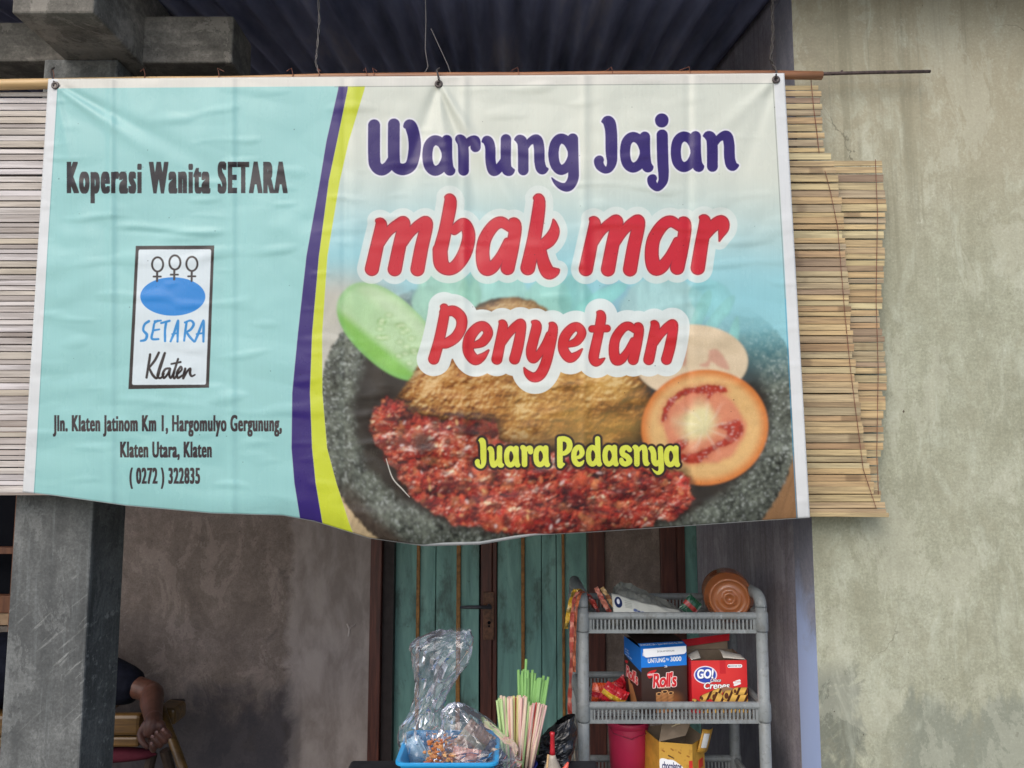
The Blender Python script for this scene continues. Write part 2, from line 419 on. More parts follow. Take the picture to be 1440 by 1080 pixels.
# slanted brush lettering, in the units of its own measurement (x-height about 510)
IT = {
 'm': [[(225,325,22),(262,376,58),(215,600,64),(168,815,68)],
       [(215,600,50),(330,440,46),(430,365,55),(490,360,62),(440,600,65),(397,818,68)],
       [(440,600,50),(560,440,46),(655,362,55),(716,360,62),(665,600,66),(625,818,68)]],
 'b': [[(925,92,22),(962,138,60),(915,400,62),(862,620,70)],
       [(1000,420,48),(1095,358,56),(1146,470,62),(1110,640,66),(1030,770,62),(945,813,60),(872,760,72),(858,620,72)]],
 'a': [[(555,400,42),(470,345,55),(385,385,58),(300,520,62),(280,680,66),(310,800,70),(380,790,60),(455,690,46),(530,540,40)],
       [(566,325,20),(608,372,57),(585,560,62),(530,800,68)]],
 'k': [[(815,100,22),(855,140,57),(805,500,66),(740,800,70)],
       [(860,590,52),(950,525,62),(1000,440,52),(1002,360,26),(993,318,8)],
       [(865,600,52),(890,730,60),(940,842,66),(1005,842,42),(1040,822,14)]],
 'r': [[(1117,188,16),(1152,227,48),(1120,420,54),(1090,607,57)],
       [(1122,380,38),(1210,268,48),(1285,225,54),(1305,272,46),(1285,340,20),(1271,383,5)]],
 'P': [[(228,153,16),(258,194,46),(205,480,52),(148,682,54)],
       [(250,212,45),(345,197,52),(420,262,54),(424,360,52),(370,460,52),(280,520,50),(222,530,42)]],
 'e': [[(555,543,32),(640,508,45),(693,420,46),(650,352,46),(580,372,50),(508,470,55),(496,600,54),(560,688,52),(632,662,36),(696,595,8)]],
 'n': [[(817,313,14),(848,354,45),(815,540,50),(785,686,52)],
       [(815,550,40),(905,427,40),(985,352,46),(1030,345,46),(1000,540,52),(962,684,52)]],
 'y': [[(1145,305,14),(1185,345,48),(1155,480,50),(1130,600,50),(1150,672,48),(1205,632,38),(1270,540,40),(1320,440,44)],
       [(1322,322,14),(1352,367,44),(1320,550,50),(1270,740,52),(1215,840,52),(1150,862,46),(1092,822,30),(1060,768,6)]],
 't': [[(510,210,14),(543,247,46),(520,400,48),(485,560,50),(467,660,50),(487,708,42),(530,702,28),(575,672,7)],
       [(450,375,34),(530,372,36),(600,370,36)]],
}
def gbounds(g):
    xs0 = min(p[0] - p[2] for s in g for p in s if p != 'c'); xs1 = max(p[0] + p[2] for s in g for p in s if p != 'c')
    ys0 = min(p[1] - p[2] for s in g for p in s if p != 'c'); ys1 = max(p[1] + p[2] for s in g for p in s if p != 'c')
    return xs0, xs1, ys0, ys1
def put(cv, f, g, x0, x1, y0, y1, wt=1.0, reach=22):
    """a glyph fitted to the box x0..x1, y0..y1"""
    a, b, c, d = gbounds(g)
    sx = (x1 - x0) / (b - a); sy = (y1 - y0) / (d - c); sr = (sx + sy) / 2 * wt
    for s in g:
        cl = s[0] == 'c'
        q = [(x0 + (p[0] - a) * sx, y0 + (p[1] - c) * sy, p[2] * sr) for p in (s[1:] if cl else s)]
        cv.stroke(f, q, cl, reach=reach)
def put_base(cv, f, g, x0, x1, base, sy, wt=1.0, reach=22):
    a, b, c, d = gbounds(g)
    put(cv, f, g, x0, x1, base + c * sy, base + d * sy, wt, reach)

# four corners and the lower edge of the banner in the drawing's coordinates (1440 wide measurement of the print)
B_TL, B_TR, B_BR, B_BL = (68., 111.), (1103., 103.), (1139., 728.), (32., 692.)
SAG_S = np.array([0, .04, .13, .24, .33, .37, .44, .51, .58, .65, .73, .84, .93, 1.0])
SAG_P = np.array([692, 697, 711, 722, 725, 733, 757, 768, 766, 753, 748, 740, 733, 728.])
def sag(s):
    lin_y = B_BL[1] + (B_BR[1] - B_BL[1]) * s
    return np.interp(s, SAG_S, SAG_P) - lin_y
def banner_xy(s, t):
    xt = B_TL[0] + (B_TR[0] - B_TL[0]) * s; yt = B_TL[1] + (B_TR[1] - B_TL[1]) * s
    xb = B_BL[0] + (B_BR[0] - B_BL[0]) * s; yb = B_BL[1] + (B_BR[1] - B_BL[1]) * s
    return xt + (xb - xt) * t, yt + (yb - yt) * t + sag(s) * t ** 3

def paint_banner(text_tris, W=1960, H=1170):
    s, t = np.meshgrid((np.arange(W) + .5) / W, (np.arange(H) + .5) / H)
    X, Y = banner_xy(s, t)
    cv = Canvas(X, Y, (232, 234, 232)); cv.prep()
    X, Y = cv.X, cv.Y
    nz = Noise(3); n2 = Noise(11)
    # ---- left turquoise field
    tq = lin((164, 219, 216)); 
    fieldL = np.ones_like(X)
    ys = [100, 126, 199, 254, 360, 469, 552, 630, 679, 735, 800]
    pL = np.interp(Y, ys, [478, 475.5, 459, 450, 431, 419, 411, 410, 414, 423, 436])
    pR = np.interp(Y, ys, [491, 489, 474, 462.5, 448.6, 439, 436, 439, 444, 453.5, 466])
    yR = np.interp(Y, ys, [518, 512.5, 490.5, 478, 460.5, 453.2, 453.4, 460, 473, 491, 516])
    smy = smooth(0, 1, (pL - X) / 1.2 + .5)
    cv.fill(smy, tq)
    # ---- right field: cream fading to sky blue
    cream = lin((228, 232, 218)); sky = lin((158, 216, 224))
    k = smooth(215, 400, Y + 26 * (nz.fbm(X / 160, Y / 90, 3) - .5) - 0.06 * (X - 780))
    k = np.maximum(k, smooth(560, 470, X) * smooth(190, 330, Y) * .55)
    right = cream + k[..., None] * (sky - cream)
    woodm = smooth(352, 420, Y) * smooth(620, 470, X)
    wood = lin((205, 196, 180)) * (0.9 + .22 * nz.fbm((X + .5 * Y) / 9, (Y - .5 * X) / 70, 3))[..., None]
    right = right + (woodm * .9)[..., None] * (wood - right)
    mR = smooth(0, 1, (X - yR) / 1.2 + .5)
    cv.fill(mR, right)
    # ---- table wood at the lower corners
    wl = (0.75 + .5 * nz.fbm((X + .35 * Y) / 3.2, (Y - .35 * X) / 60, 3))
    cv.fill(mR * smooth(600, 640, Y) * smooth(640, 600, X), lin((205, 180, 140)) * wl[..., None])
    cv.fill(smooth(610, 640, Y) * smooth(1060, 1075, X), lin((150, 112, 76)) * wl[..., None])
    # ---- stone mortar
    ex = np.abs((X - 787) / 336); ey = (Y - 560)
    r_o = (ex ** 2.5 + np.abs(ey / np.where(ey > 0, 262., 175.)) ** 2.5) ** .4
    exi = np.abs((X - 787) / 288); eyi = (Y - 572)
    r_i = (exi ** 2.4 + np.abs(eyi / np.where(eyi > 0, 176., 150.)) ** 2.4) ** (1 / 2.4)
    sp = nz.fbm(X / 4.2, Y / 4.2, 4); sp2 = n2.fbm(X / 26, Y / 26, 3)
    stone = lin((112, 118, 106)) * (0.12 + 1.9 * sp ** 2 + .9 * (sp2 - .4))[..., None]
    wh = smooth(.66, .78, n2.fbm(X / 2.6, Y / 2.6, 2))
    stone = stone + (wh * .55)[..., None] * (lin((205, 212, 205)) - stone)
    stone = stone * (1 - .35 * smooth(.86, 1.0, r_o) * smooth(620, 720, Y))[..., None]
    under = smooth(.90, .97, r_o + .05 * (sp2 - .5)) * smooth(655, 720, Y) * smooth(680, 560, X)
    stone = stone + (under * .9)[..., None] * (lin((70, 56, 46)) * (.6 + .8 * sp)[..., None] - stone)
    inner = lin((52, 46, 40)) * (0.6 + .9 * nz.fbm(X / 14, Y / 22, 4))[..., None]
    mo = smooth(1.006, .994, r_o + .016 * (sp - .5)) * mR
    fade = smooth(395, 475, Y + .10 * np.abs(X - 780) - 55 * smooth(700, 1050, X))
    rim_in = smooth(1.05, .97, r_i + .05 * (sp2 - .5))
    stone = stone + rim_in[..., None] * (inner - stone)
    stR = stone + (smooth(560, 430, Y) * smooth(930, 1080, X))[..., None] * .65 * (lin((110, 190, 200)) - stone)
    cv.fill(mo * fade, stR)
    # ---- faded greens behind
    for (px, py, rx, ry, an, c, al) in [(622, 432, 42, 62, .1, (150, 208, 178), .9), (700, 425, 46, 55, 0, (150, 212, 196), .9), (655, 440, 20, 60, .2, (120, 190, 160), .8),
                                        (770, 428, 34, 40, .1, (140, 208, 188), .85), (812, 430, 26, 44, -.3, (96, 186, 176), .8), (868, 425, 30, 30, .4, (96, 150, 176), .6),
                                        (845, 420, 44, 12, -.5, (110, 206, 196), .8), (930, 430, 58, 44, 0, (166, 206, 200), .75), (1000, 420, 34, 26, .5, (110, 196, 200), .7),
                                        (1010, 445, 40, 9, -.9, (120, 200, 196), .8), (1030, 480, 8, 36, .2, (120, 200, 190), .8), (985, 440, 9, 34, .4, (110, 190, 180), .7)]:
        ca, sa = math.cos(an), math.sin(an)
        u = ((X - px) * ca + (Y - py) * sa) / rx; v = (-(X - px) * sa + (Y - py) * ca) / ry
        rr = np.sqrt(u * u + v * v)
        m = smooth(1.05, .92, rr + .25 * (sp2 - .5)) * al
        tx = (0.72 + .5 * nz.fbm(X / 9 + px, Y / 20, 3) - .25 * rr)
        cv.fill(m * .9, (.75 * lin(c) + .25 * lin((196, 214, 206))) * np.clip(tx + .35, .5, 1.3)[..., None])
    # ---- front cucumber slice
    ca, sa = math.cos(.74), math.sin(.74)
    u = ((X - 546) * ca + (Y - 466) * sa) / 84; v = (-(X - 546) * sa + (Y - 466) * ca) / 47
    rr = (np.abs(u) ** 2.3 + np.abs(v) ** 2.3) ** (1 / 2.3)
    m = smooth(1.03, .98, rr)
    cu = lin((198, 228, 178)) * np.ones_like(rr)[..., None]
    cu = cu + (smooth(.28, .62, v + .10 * u))[..., None] * (lin((140, 200, 92)) - cu)
    cu = cu + (smooth(.5, .2, np.abs(v - .05)) * smooth(.3, -.6, u) * .35)[..., None] * (lin((160, 214, 150)) - cu)
    cu = cu + (smooth(.84, 1.0, rr) * .45)[..., None] * (lin((132, 196, 116)) - cu)
    rs = np.random.RandomState(5)
    seed_m = np.zeros_like(X)
    for i in range(26):
        q = rs.uniform(-.2, .75); w_ = rs.uniform(-.55, .35)
        sxp = 546 + q * 84 * ca - w_ * 47 * sa; syp = 466 + q * 84 * sa + w_ * 47 * ca
        d = np.hypot((X - sxp) / 5.0, (Y - syp) / 3.2)
        seed_m = np.maximum(seed_m, smooth(1.1, .3, d))
        cu = cu - (smooth(.6, .0, np.abs(d - 1.05)) * .09)[..., None]
    cu = cu + (seed_m * .75)[..., None] * (lin((216, 238, 188)) - cu)
    gl = .25 * smooth(.25, .0, np.abs(v + .62 + .1 * u)) * smooth(1, .4, np.abs(u))
    cu = cu + (gl * .6)[..., None] * (lin((236, 246, 226)) - cu)
    cu *= (.88 + .24 * nz.fbm(X / 12, Y / 12, 3))[..., None]
    cv.fill(m * mR, np.clip(cu, 0, 1))
    # ---- fried chicken
    f = cv.poly_sdf([(546, 580), (560, 555), (582, 524), (604, 500), (640, 468), (668, 432), (712, 417), (760, 428), (800, 468), (860, 490), (908, 530), (912, 590), (894, 626), (840, 634), (700, 632), (640, 600), (575, 596)])
    f = f + 7 * (nz.fbm(X / 11, Y / 11, 3) - .5)
    m = cv.cov(f, 0, 1.6)
    a1 = nz.fbm(X / 40, Y / 26, 5); wx = X + 26 * nz.fbm(X / 60, Y / 60, 2); a2 = n2.fbm(wx / 7, Y / 12 + a1, 4); a3 = n2.fbm(X / 3.2, Y / 3.2, 3)
    lobe = np.zeros_like(X)
    for lx, ly, lrx, lry in ((612, 548, 60, 52), (676, 556, 56, 60), (740, 470, 80, 60), (764, 570, 62, 60), (846, 560, 66, 72), (716, 620, 60, 26)):
        q_ = ((X - lx) / lrx) ** 2 + ((Y - ly) / lry) ** 2; lobe = np.maximum(lobe, np.clip(1 - q_, 0, 1) ** .5 * np.clip(1.05 - .55 * (Y - ly) / lry - .2 * (X - lx) / lrx, .3, 1.6))
    H_ = 9 * nz.fbm(X / 21, Y / 19, 5) + 2.6 * (1 - np.abs(2 * n2.fbm(X / 10 + a1, Y / 9, 3) - 1)) + .5 * a3
    sh = emboss(H_, cv.px)
    tt = np.clip(.06 + .62 * lobe * (.7 + .6 * a1) + .78 * sh + .75 * (n2.fbm(X / 48 + 3, Y / 40, 4) - .5), 0, 1)
    ck = ramp_np(tt, [(0, (58, 32, 20)), (.22, (106, 64, 34)), (.45, (160, 106, 54)), (.66, (196, 148, 82)), (.85, (222, 188, 126)), (1, (246, 228, 186))])
    ck = ck * np.array([.90, .76, .58], np.float32)
    hue = smooth(.42, .62, n2.fbm(X / 46, Y / 46, 2)); ck = ck * (1 - .0 * hue[..., None]) + (hue * .25)[..., None] * (ck * np.array([1.15, .86, .62], np.float32) - ck)
    yel = smooth(120, 30, np.hypot((X - 815) * .8, (Y - 585)))
    ck = ck + (yel * .55 * a1)[..., None] * (lin((232, 190, 96)) - ck)
    ck = ck + (smooth(590, 632, Y) * smooth(840, 740, X) * .75)[..., None] * (lin((78, 46, 30)) - ck)
    ck = ck + (smooth(500, 420, Y) * .35)[..., None] * (lin((170, 160, 130)) - ck)
    ck = ck * (1 - .45 * smooth(-14, 0, f))[..., None]
    cv.fill(m, np.clip(ck, 0, 1))
    # ---- tomatoes: a pale one behind, a cut one in front
    u = (X - 972) / 80; v = (Y - 508) / 52
    rr = np.sqrt(u * u + v * v)
    tm = lin((228, 206, 172)) * (.9 + .2 * nz.fbm(X / 18, Y / 18, 3))[..., None]
    fp = cv.poly_sdf([(958, 486), (966, 484), (964, 512), (958, 512)]); fq = cv.poly_sdf([(998, 492), (1012, 494), (1026, 520), (1008, 514), (1000, 508), (996, 516), (984, 514), (996, 506)])
    tm = tm + (cv.cov(np.minimum(fp, fq) + 3 * (sp - .5), 0, 2.) * .6)[..., None] * (lin((206, 128, 112)) - tm)
    cv.fill(smooth(1.02, .97, rr), tm)
    ca, sa = math.cos(-.12), math.sin(-.12)
    u = ((X - 991) * ca + (Y - 601) * sa) / 89; v = (-(X - 991) * sa + (Y - 601) * ca) / 81
    rr = np.sqrt(u * u + v * v); th = np.arctan2(v, u)
    tm = lin((234, 188, 124)) * np.ones_like(rr)[..., None]
    tm = tm + smooth(.80, 1.0, rr)[..., None] * (lin((222, 130, 62)) - tm)
    flesh = smooth(.70, .60, rr + .16 * (sp2 - .5))
    tm = tm + (flesh * .9)[..., None] * (lin((226, 140, 108)) - tm)
    z_ = lambda L: [(760 + x / 3.6, 540 + y / 3.6) for x, y in L]
    c1 = cv.poly_sdf(z_([(612, 195), (620, 130), (660, 70), (720, 30), (800, 10), (905, 4), (948, 40), (880, 48), (836, 92), (846, 50), (760, 50), (690, 80), (655, 130), (640, 175)]), n=4)
    c2 = cv.poly_sdf(z_([(895, 215), (1008, 180), (1022, 246), (965, 300), (880, 338), (815, 392), (745, 402), (700, 376), (700, 355), (790, 345), (880, 305), (940, 262), (945, 232)]), n=4)
    c3 = cv.poly_sdf(z_([(660, 305), (752, 275), (730, 325), (690, 345)]), n=4)
    cj = np.minimum(np.minimum(c1, c2), c3) + 5 * (n2.fbm(X / 5, Y / 5, 3) - .5)
    cav = cv.cov(cj, 0, 1.2)
    tm = tm + (smooth(9, 0, cj) * (1 - cav) * .35)[..., None] * (lin((214, 110, 80)) - tm)
    gel = lin((176, 56, 38)) * (.6 + .8 * sp)[..., None]
    gel = gel + (wh * .7)[..., None] * (lin((240, 200, 190)) - gel)
    tm = tm + cav[..., None] * (gel - tm)
    tm = tm + (smooth(.46, .08, np.hypot((X - 982) / 90, (Y - 594) / 80) + .3 * (sp2 - .5)) * .92)[..., None] * (lin((240, 232, 176)) - tm)
    ray = smooth(.55, .9, np.sin(th * 9 + 4 * sp2)) * smooth(.62, .2, rr) * .25
    tm = tm + ray[..., None] * (lin((250, 240, 215)) - tm)
    mt = smooth(1.02, .985, rr)
    cv.fill(smooth(1.22, .95, rr) * smooth(-.3, .6, u + v) * .5 * (1 - mt), lin((38, 34, 30)))
    cv.fill(mt, np.clip(tm * (.9 + .2 * nz.fbm(X / 7, Y / 7, 2))[..., None], 0, 1))
    # ---- chilli paste
    f = cv.poly_sdf([(522, 604), (530, 575), (546, 558), (572, 572), (606, 592), (650, 588), (692, 594), (706, 624), (780, 640), (850, 640), (920, 652), (958, 664), (968, 690), (974, 705), (948, 728), (880, 742), (800, 752), (720, 748), (640, 736), (586, 706), (560, 668), (540, 636)])
    f = f + 20 * (nz.fbm(X / 12, Y / 12, 4) - .5)
    m = cv.cov(f, 0, 2.2)
    cv.fill(smooth(16, 0, f) * .75, lin((40, 26, 22)))
    a1 = n2.fbm(X / 20, Y / 16, 4)
    pa = lin((128, 30, 24)) * (.35 + 1.3 * a1)[..., None]
    wxx = X + 16 * n2.fbm(X / 24, Y / 24, 2); wyy = Y + 16 * nz.fbm(X / 24 + 9, Y / 24, 2)
    H_ = 8 * (1 - np.abs(2 * nz.fbm(wxx / 19, wyy / 14, 4) - 1)) + 5.5 * n2.fbm(wxx / 7, wyy / 5.5, 3) + 1.4 * n2(X / 1.9, Y / 1.7)
    sh = emboss(H_, cv.px); low = n2.fbm(X / 30 + 4, Y / 24, 3)
    tt = np.clip(.36 + .40 * sh + .65 * (a1 - .5) + .8 * (low - .5), 0, 1)
    pa = ramp_np(tt, [(0, (40, 20, 24)), (.18, (92, 26, 28)), (.38, (158, 40, 36)), (.58, (196, 72, 52)), (.76, (224, 124, 92)), (.9, (242, 184, 160)), (1, (252, 232, 220))])
    org = smooth(.50, .66, nz.fbm(X / 15 + 30, Y / 13, 3)); pa = pa + (org * .4)[..., None] * (pa * np.array([1.12, 1.55, .9], np.float32) - pa)
    im = cv.img.copy(); im += m[..., None] * (np.clip(pa, 0, 1) - im)
    rs = np.random.RandomState(8)
    pal = [(176, 84, 64), (196, 62, 46), (176, 44, 38), (206, 92, 58), (150, 30, 30), (214, 120, 84), (124, 30, 24), (186, 52, 50), (222, 142, 90)]
    for i in range(1500):
        x = rs.uniform(520, 976); y = rs.uniform(556, 752)
        rx = rs.uniform(3.5, 13) * (.55 if i > 850 else 1); ry = rx * rs.uniform(.35, .8); an = rs.uniform(0, 3.14)
        w = cv.fwin(x - 13, y - 13, x + 13, y + 13)
        if w is None: continue
        mw = m[w]
        if mw.max() < .4: continue
        ca, sa = math.cos(an), math.sin(an)
        gx = X[w] - x; gy = Y[w] - y
        u = (gx * ca + gy * sa) / rx; v = (-gx * sa + gy * ca) / ry
        rr = u * u + v * v + 2.6 * (sp[w] - .5) + 1.2 * (a1[w] - .5)
        bm = smooth(1.15, .45, rr) * mw
        if bm.max() <= 0: continue
        c = lin(pal[rs.randint(len(pal))]) * rs.uniform(.6, 1.4)
        shp = np.clip(.85 - .45 * (gx + gy * 1.6) / (rx + ry) , .18, 1.5) * np.clip(.35 + 1.5 * sp2[w], .3, 1.4)
        col = c * shp[..., None]
        hl = smooth(.30, .0, (gx + rx * .25) ** 2 / (rx * .55) ** 2 + (gy + ry * .42) ** 2 / (ry * .40) ** 2 - .1) * rs.uniform(.0, .95) ** 2
        col = col + hl[..., None] * (lin((246, 206, 190)) - col)
        im[w] += (bm * .42)[..., None] * (col - im[w])
    gap = smooth(.47, .36, n2.fbm(X / 17 + 5, Y / 10, 4)) * smooth(.35, .55, nz.fbm(X / 6, Y / 5, 3) + .12)
    im += (gap * m * .6)[..., None] * (lin((54, 28, 34)) - im)
    g = cv.field()
    for i in range(230):                                                 # wet strands that catch the light
        x = rs.uniform(526, 968); y = rs.uniform(566, 748); an = rs.uniform(-.9, .7); l = rs.uniform(3, 9); bow = rs.uniform(-3, 3)
        cv.stroke(g, [(x, y, .25), (x + l * .5 * math.cos(an), y + l * .5 * math.sin(an) + bow * .5, rs.uniform(.4, 1.2)), (x + l * math.cos(an), y + l * math.sin(an), .25)], n=3, reach=3)
    im += (cv.cov(g, 0, .8) * m * np.clip(2.2 * n2.fbm(X / 13, Y / 13, 2) - .55, 0, .9))[..., None] * (lin((240, 186, 164)) - im)
    for i in range(46):                                                  # chilli seeds and wet glints
        x = rs.uniform(540, 960); y = rs.uniform(570, 745)
        w = cv.fwin(x - 9, y - 9, x + 9, y + 9)
        gx = X[w] - x; gy = Y[w] - y; an = rs.uniform(0, 3.1)
        u = (gx * math.cos(an) + gy * math.sin(an)) / rs.uniform(2.5, 5); v = (-gx * math.sin(an) + gy * math.cos(an)) / rs.uniform(1, 2.4)
        bm = smooth(1.1, .6, u * u + v * v) * m[w] * rs.uniform(.4, .9)
        im[w] += bm[..., None] * (lin((236, 190, 130) if i % 2 else (248, 226, 220)) - im[w])
    dk = smooth(26, 6, np.hypot((X - 594) / 1.0, (Y - 622) / .75)) + smooth(40, 8, np.hypot((X - 690) / 2.0, (Y - 606) * 2)) * .6
    im += (np.clip(dk, 0, 1) * m * .8)[..., None] * (lin((44, 26, 22)) - im)
    cv.img = im
    keepL = cv.img.copy(); bl = blur(cv.img, 2); mm = smooth(0, 4, X - yR)[..., None]; cv.img = keepL + mm * (bl - keepL)
    gr = (nz(X * 1.7, Y * 1.7) - .5) * .10 + (n2(X * .8, Y * .8) - .5) * .06; cv.img = np.clip(cv.img * (1 + mm * gr[..., None] * smooth(400, 470, Y)[..., None]), 0, 1)
    # bright scratch on the stone
    g = cv.field(); cv.stroke(g, [(543, 645, .5), (552, 672, .8), (566, 688, .8), (576, 699, .4)]); cv.fill(cv.cov(g) * .8, lin((232, 228, 216)))
    # ---- colour bands
    mP = smooth(0, 1, (X - pL) / 1.2 + .5) * smooth(0, 1, (pR - X) / 1.2 + .5)
    mY = smooth(0, 1, (X - pR) / 1.2 + .5) * smooth(0, 1, (yR - X) / 1.2 + .5)
    cv.fill(mP, lin((58, 40, 120))); cv.fill(mY, lin((214, 224, 62)))
    # ---- lettering, upright violet
    f = cv.field(); S = 1 / 9.
    base = 155 + 832 * S
    for ch, a, b, dy in [('W', 517.6, 591.8, 0), ('a', 593.8, 640.6, 0), ('r', 640, 676.2, 0), ('u', 677, 724.3, .6), ('n', 722.8, 771.6, -.6), ('g', 770.8, 814, -1.4)]:
        put_base(cv, f, UP[ch], a, b, base + dy, S)
    b2 = 155 + 605 / 6.857
    for ch, a, b in [('J', 835, 868.3), ('a', 871.6, 919.2), ('j', 909.8, 940.6), ('a', 943, 990.5), ('n', 988, 1039.4)]:
        put_base(cv, f, UP[ch], a, b, b2 - (a - 835) * .010, S)
    cv.fill(cv.cov(f, 2.2, .9) * .85, lin((246, 244, 252))); cv.fill(cv.cov(f), lin((56, 38, 112)))
    # ---- slanted red, two lines with broad pale halo
    f = cv.field()
    T = lambda l, x, y, k: (l[0] + x / k, l[1] + y / k)
    def fit(ch, org, k, x0, y0, x1, y1):
        a = T(org, x0, y0, k); b = T(org, x1, y1, k); put(cv, f, IT[ch], a[0], b[0], a[1], b[1], 1.0, 26)
    o = (500, 265); fit('m', o, 7.2, 97, 300, 782, 886); fit('b', o, 7.2, 783, 68, 1210, 878)
    o = (640, 265); fit('a', o, 7.2, 212, 288, 668, 876); fit('k', o, 7.2, 664, 76, 1058, 914)
    o = (800, 275); fit('m', o, 6, 88, 176, 640, 682); fit('a', o, 6, 642, 172, 1030, 668); fit('r', o, 6, 1030, 168, 1350, 668)
    cv.fill(cv.cov(f, 11.5) * .70, lin((236, 243, 236))); cv.fill(cv.cov(f, 1.9, .9), lin((252, 226, 216))); cv.fill(cv.cov(f, .7), lin((150, 40, 56))); cv.fill(cv.cov(f, -.5), lin((214, 40, 54)))
    f = cv.field()
    o = (590, 410); fit('P', o, 7.2, 90, 137, 475, 737); fit('e', o, 7.2, 440, 305, 742, 742); fit('n', o, 7.2, 730, 292, 1078, 738); fit('y', o, 7.2, 1053, 294, 1398, 914)
    o = (770, 410); fit('e', o, 7.2, 110, 316, 390, 718); fit('t', o, 7.2, 415, 198, 637, 757); fit('a', o, 7.2, 620, 308, 972, 742); fit('n', o, 7.2, 972, 298, 1320, 742)
    cv.fill(cv.cov(f, 16.5) * .93, lin((236, 244, 240))); cv.fill(cv.cov(f, 1.6, .8), lin((252, 226, 216))); cv.fill(cv.cov(f, .6), lin((150, 40, 50))); cv.fill(cv.cov(f, -.5), lin((216, 44, 52)))
    # ---- yellow slogan with dark outline
    f = cv.field(); sy = .54 / 9
    for ch, a, b, bl in [('J', 70, 215, 482), ('u', 228, 440, 478), ('a', 440, 645, 474), ('r', 645, 808, 470), ('a', 810, 1022, 470), ('P', 1108, 1302, 468), ('e', 1288, 1460, 466),
                         ('d', 1475, 1680, 462), ('a', 1685, 1890, 462), ('s', 1895, 2065, 462), ('n', 2060, 2285, 462), ('y', 2262, 2465, 462), ('a', 2462, 2667, 470)]:
        put_base(cv, f, UP[ch], 660 + a / 9, 660 + b / 9, 605 + bl / 9, sy, .98)
    cv.fill(cv.cov(f, 3.4, .9), lin((52, 38, 34))); cv.fill(cv.cov(f), lin((226, 232, 84)))
    # ---- left block: logo
    q = lambda x, y: (170 + x / 5.143, 340 + y / 5.143)
    ink = lin((54, 46, 46))
    f = cv.poly_sdf([q(108, 30), q(676, 27), q(638, 1056), q(55, 1066)], n=0); cv.fill(cv.cov(f), ink)
    f = cv.poly_sdf([q(142, 70), q(640, 68), q(602, 1020), q(95, 1022)], n=0); cv.fill(cv.cov(f, 2.6), lin((228, 240, 244)))
    k = 1 / 5.143
    f = cv.field()
    for (x, y, sx_, y1, yb, y2) in [(266, 164, 263, 215, 252, 284), (391, 150, 387, 204, 238, 272), (514, 160, 513, 214, 250, 283)]:
        cv.stroke(f, [q(x + 40 * math.cos(a), y + 51 * math.sin(a)) + (7.5 * k,) for a in np.linspace(0, 6.283, 17)[:-1]], True)
        cv.stroke(f, [q(sx_, y1) + (8 * k,), q(sx_ - 1, y2) + (8 * k,)]); cv.stroke(f, [q(sx_ - 26, yb) + (7 * k,), q(sx_ + 26, yb) + (7 * k,)])
    ex = np.hypot((X - q(376, 396)[0]) / (235 * k), (Y - q(376, 396)[1]) / (139 * k))
    cv.fill(smooth(1.012, .99, ex), lin((36, 142, 224)))
    cv.fill(cv.cov(f), ink)
    f = cv.field()
    for st in [[(203,575,10),(172,598,9),(163,640,9),(188,672,11),(178,708,10),(145,717,8)], [(268,572,9),(243,590,8),(234,640,9),(224,700,9),(272,704,8)], [(232,642,8),(278,634,7)], [(246,576,9),(290,570,7)],
               [(292,588,8),(352,572,9)], [(328,580,10),(320,640,9),(320,718,9)], [(360,720,8),(385,660,10),(414,570,8),(412,640,10),(410,722,8)], [(372,668,7),(414,660,7)],
               [(476,580,9),(466,650,9),(458,715,8)], [(464,584,8),(505,570,8),(527,596,10),(505,635,9),(474,652,8)], [(474,652,8),(500,690,10),(530,722,8)],
               [(536,720,8),(562,660,10),(597,570,8),(598,640,10),(597,722,8)], [(548,668,7),(598,660,7)]]:
        cv.stroke(f, [q(x, y) + (r * k,) for x, y, r in st])
    cv.fill(cv.cov(f), lin((48, 146, 214)))
    f = cv.field()
    for st in [[(212,815,9),(206,860,10),(186,982,9)], [(275,802,9),(248,855,10),(204,912,8)], [(204,912,8),(232,965,10),(262,985,9),(285,920,8),(318,808,9),(300,850,8),(275,925,9),(266,975,9),(290,985,8),(312,955,7)],
               [(352,915,8),(322,922,9),(304,955,10),(312,985,9),(340,955,8),(356,918,9),(350,960,9),(362,985,8),(385,940,7)], [(414,848,8),(398,900,9),(380,962,10),(388,988,8),(408,960,7),(440,925,8),(432,905,9),(408,945,10),(412,985,9),(448,965,8)],
               [(366,884,7),(432,870,8)], [(466,918,9),(456,960,10),(452,988,8),(478,940,8),(502,918,9),(500,950,10),(512,972,8),(536,962,6)]]:
        cv.stroke(f, [q(x, y) + (r * k,) for x, y, r in st])
    cv.fill(cv.cov(f), ink)
    # ---- left block: set type
    if text_tris:
        cv.mesh_text(text_tris['koperasi'], 94, 227, 404.5, 286, lin((40, 36, 42)))
        cv.mesh_text(text_tris['jln'], 74.5, 583.5, 396.5, 614, lin((66, 56, 60)))
        cv.mesh_text(text_tris['utara'], 169, 621, 298, 647, lin((66, 56, 60)))
        cv.mesh_text(text_tris['phone'], 182, 657.5, 281.5, 687.5, lin((66, 56, 60)))
    # ---- white margins, stitched line, print lines
    e = lambda d, w: smooth(0, 1, d / w + .5)
    xl, yt = banner_xy(0 * s[:, :1], t[:, :1]); xr, _ = banner_xy(0 * s[:, :1] + 1, t[:, :1])
    _, ytp = banner_xy(s[:1], 0 * t[:1]); _, ybt = banner_xy(s[:1], 0 * t[:1] + 1)
    dl = X - xl; dr = xr - X; dt = Y - ytp; db = ybt - Y
    wht = lin((236, 238, 238))
    mleft = e(13.5 + 2.2 * smooth(300, 700, Y) - dl, 1.0); mtop = e(13.5 - dt, 1.0) 
    mtop2 = mtop
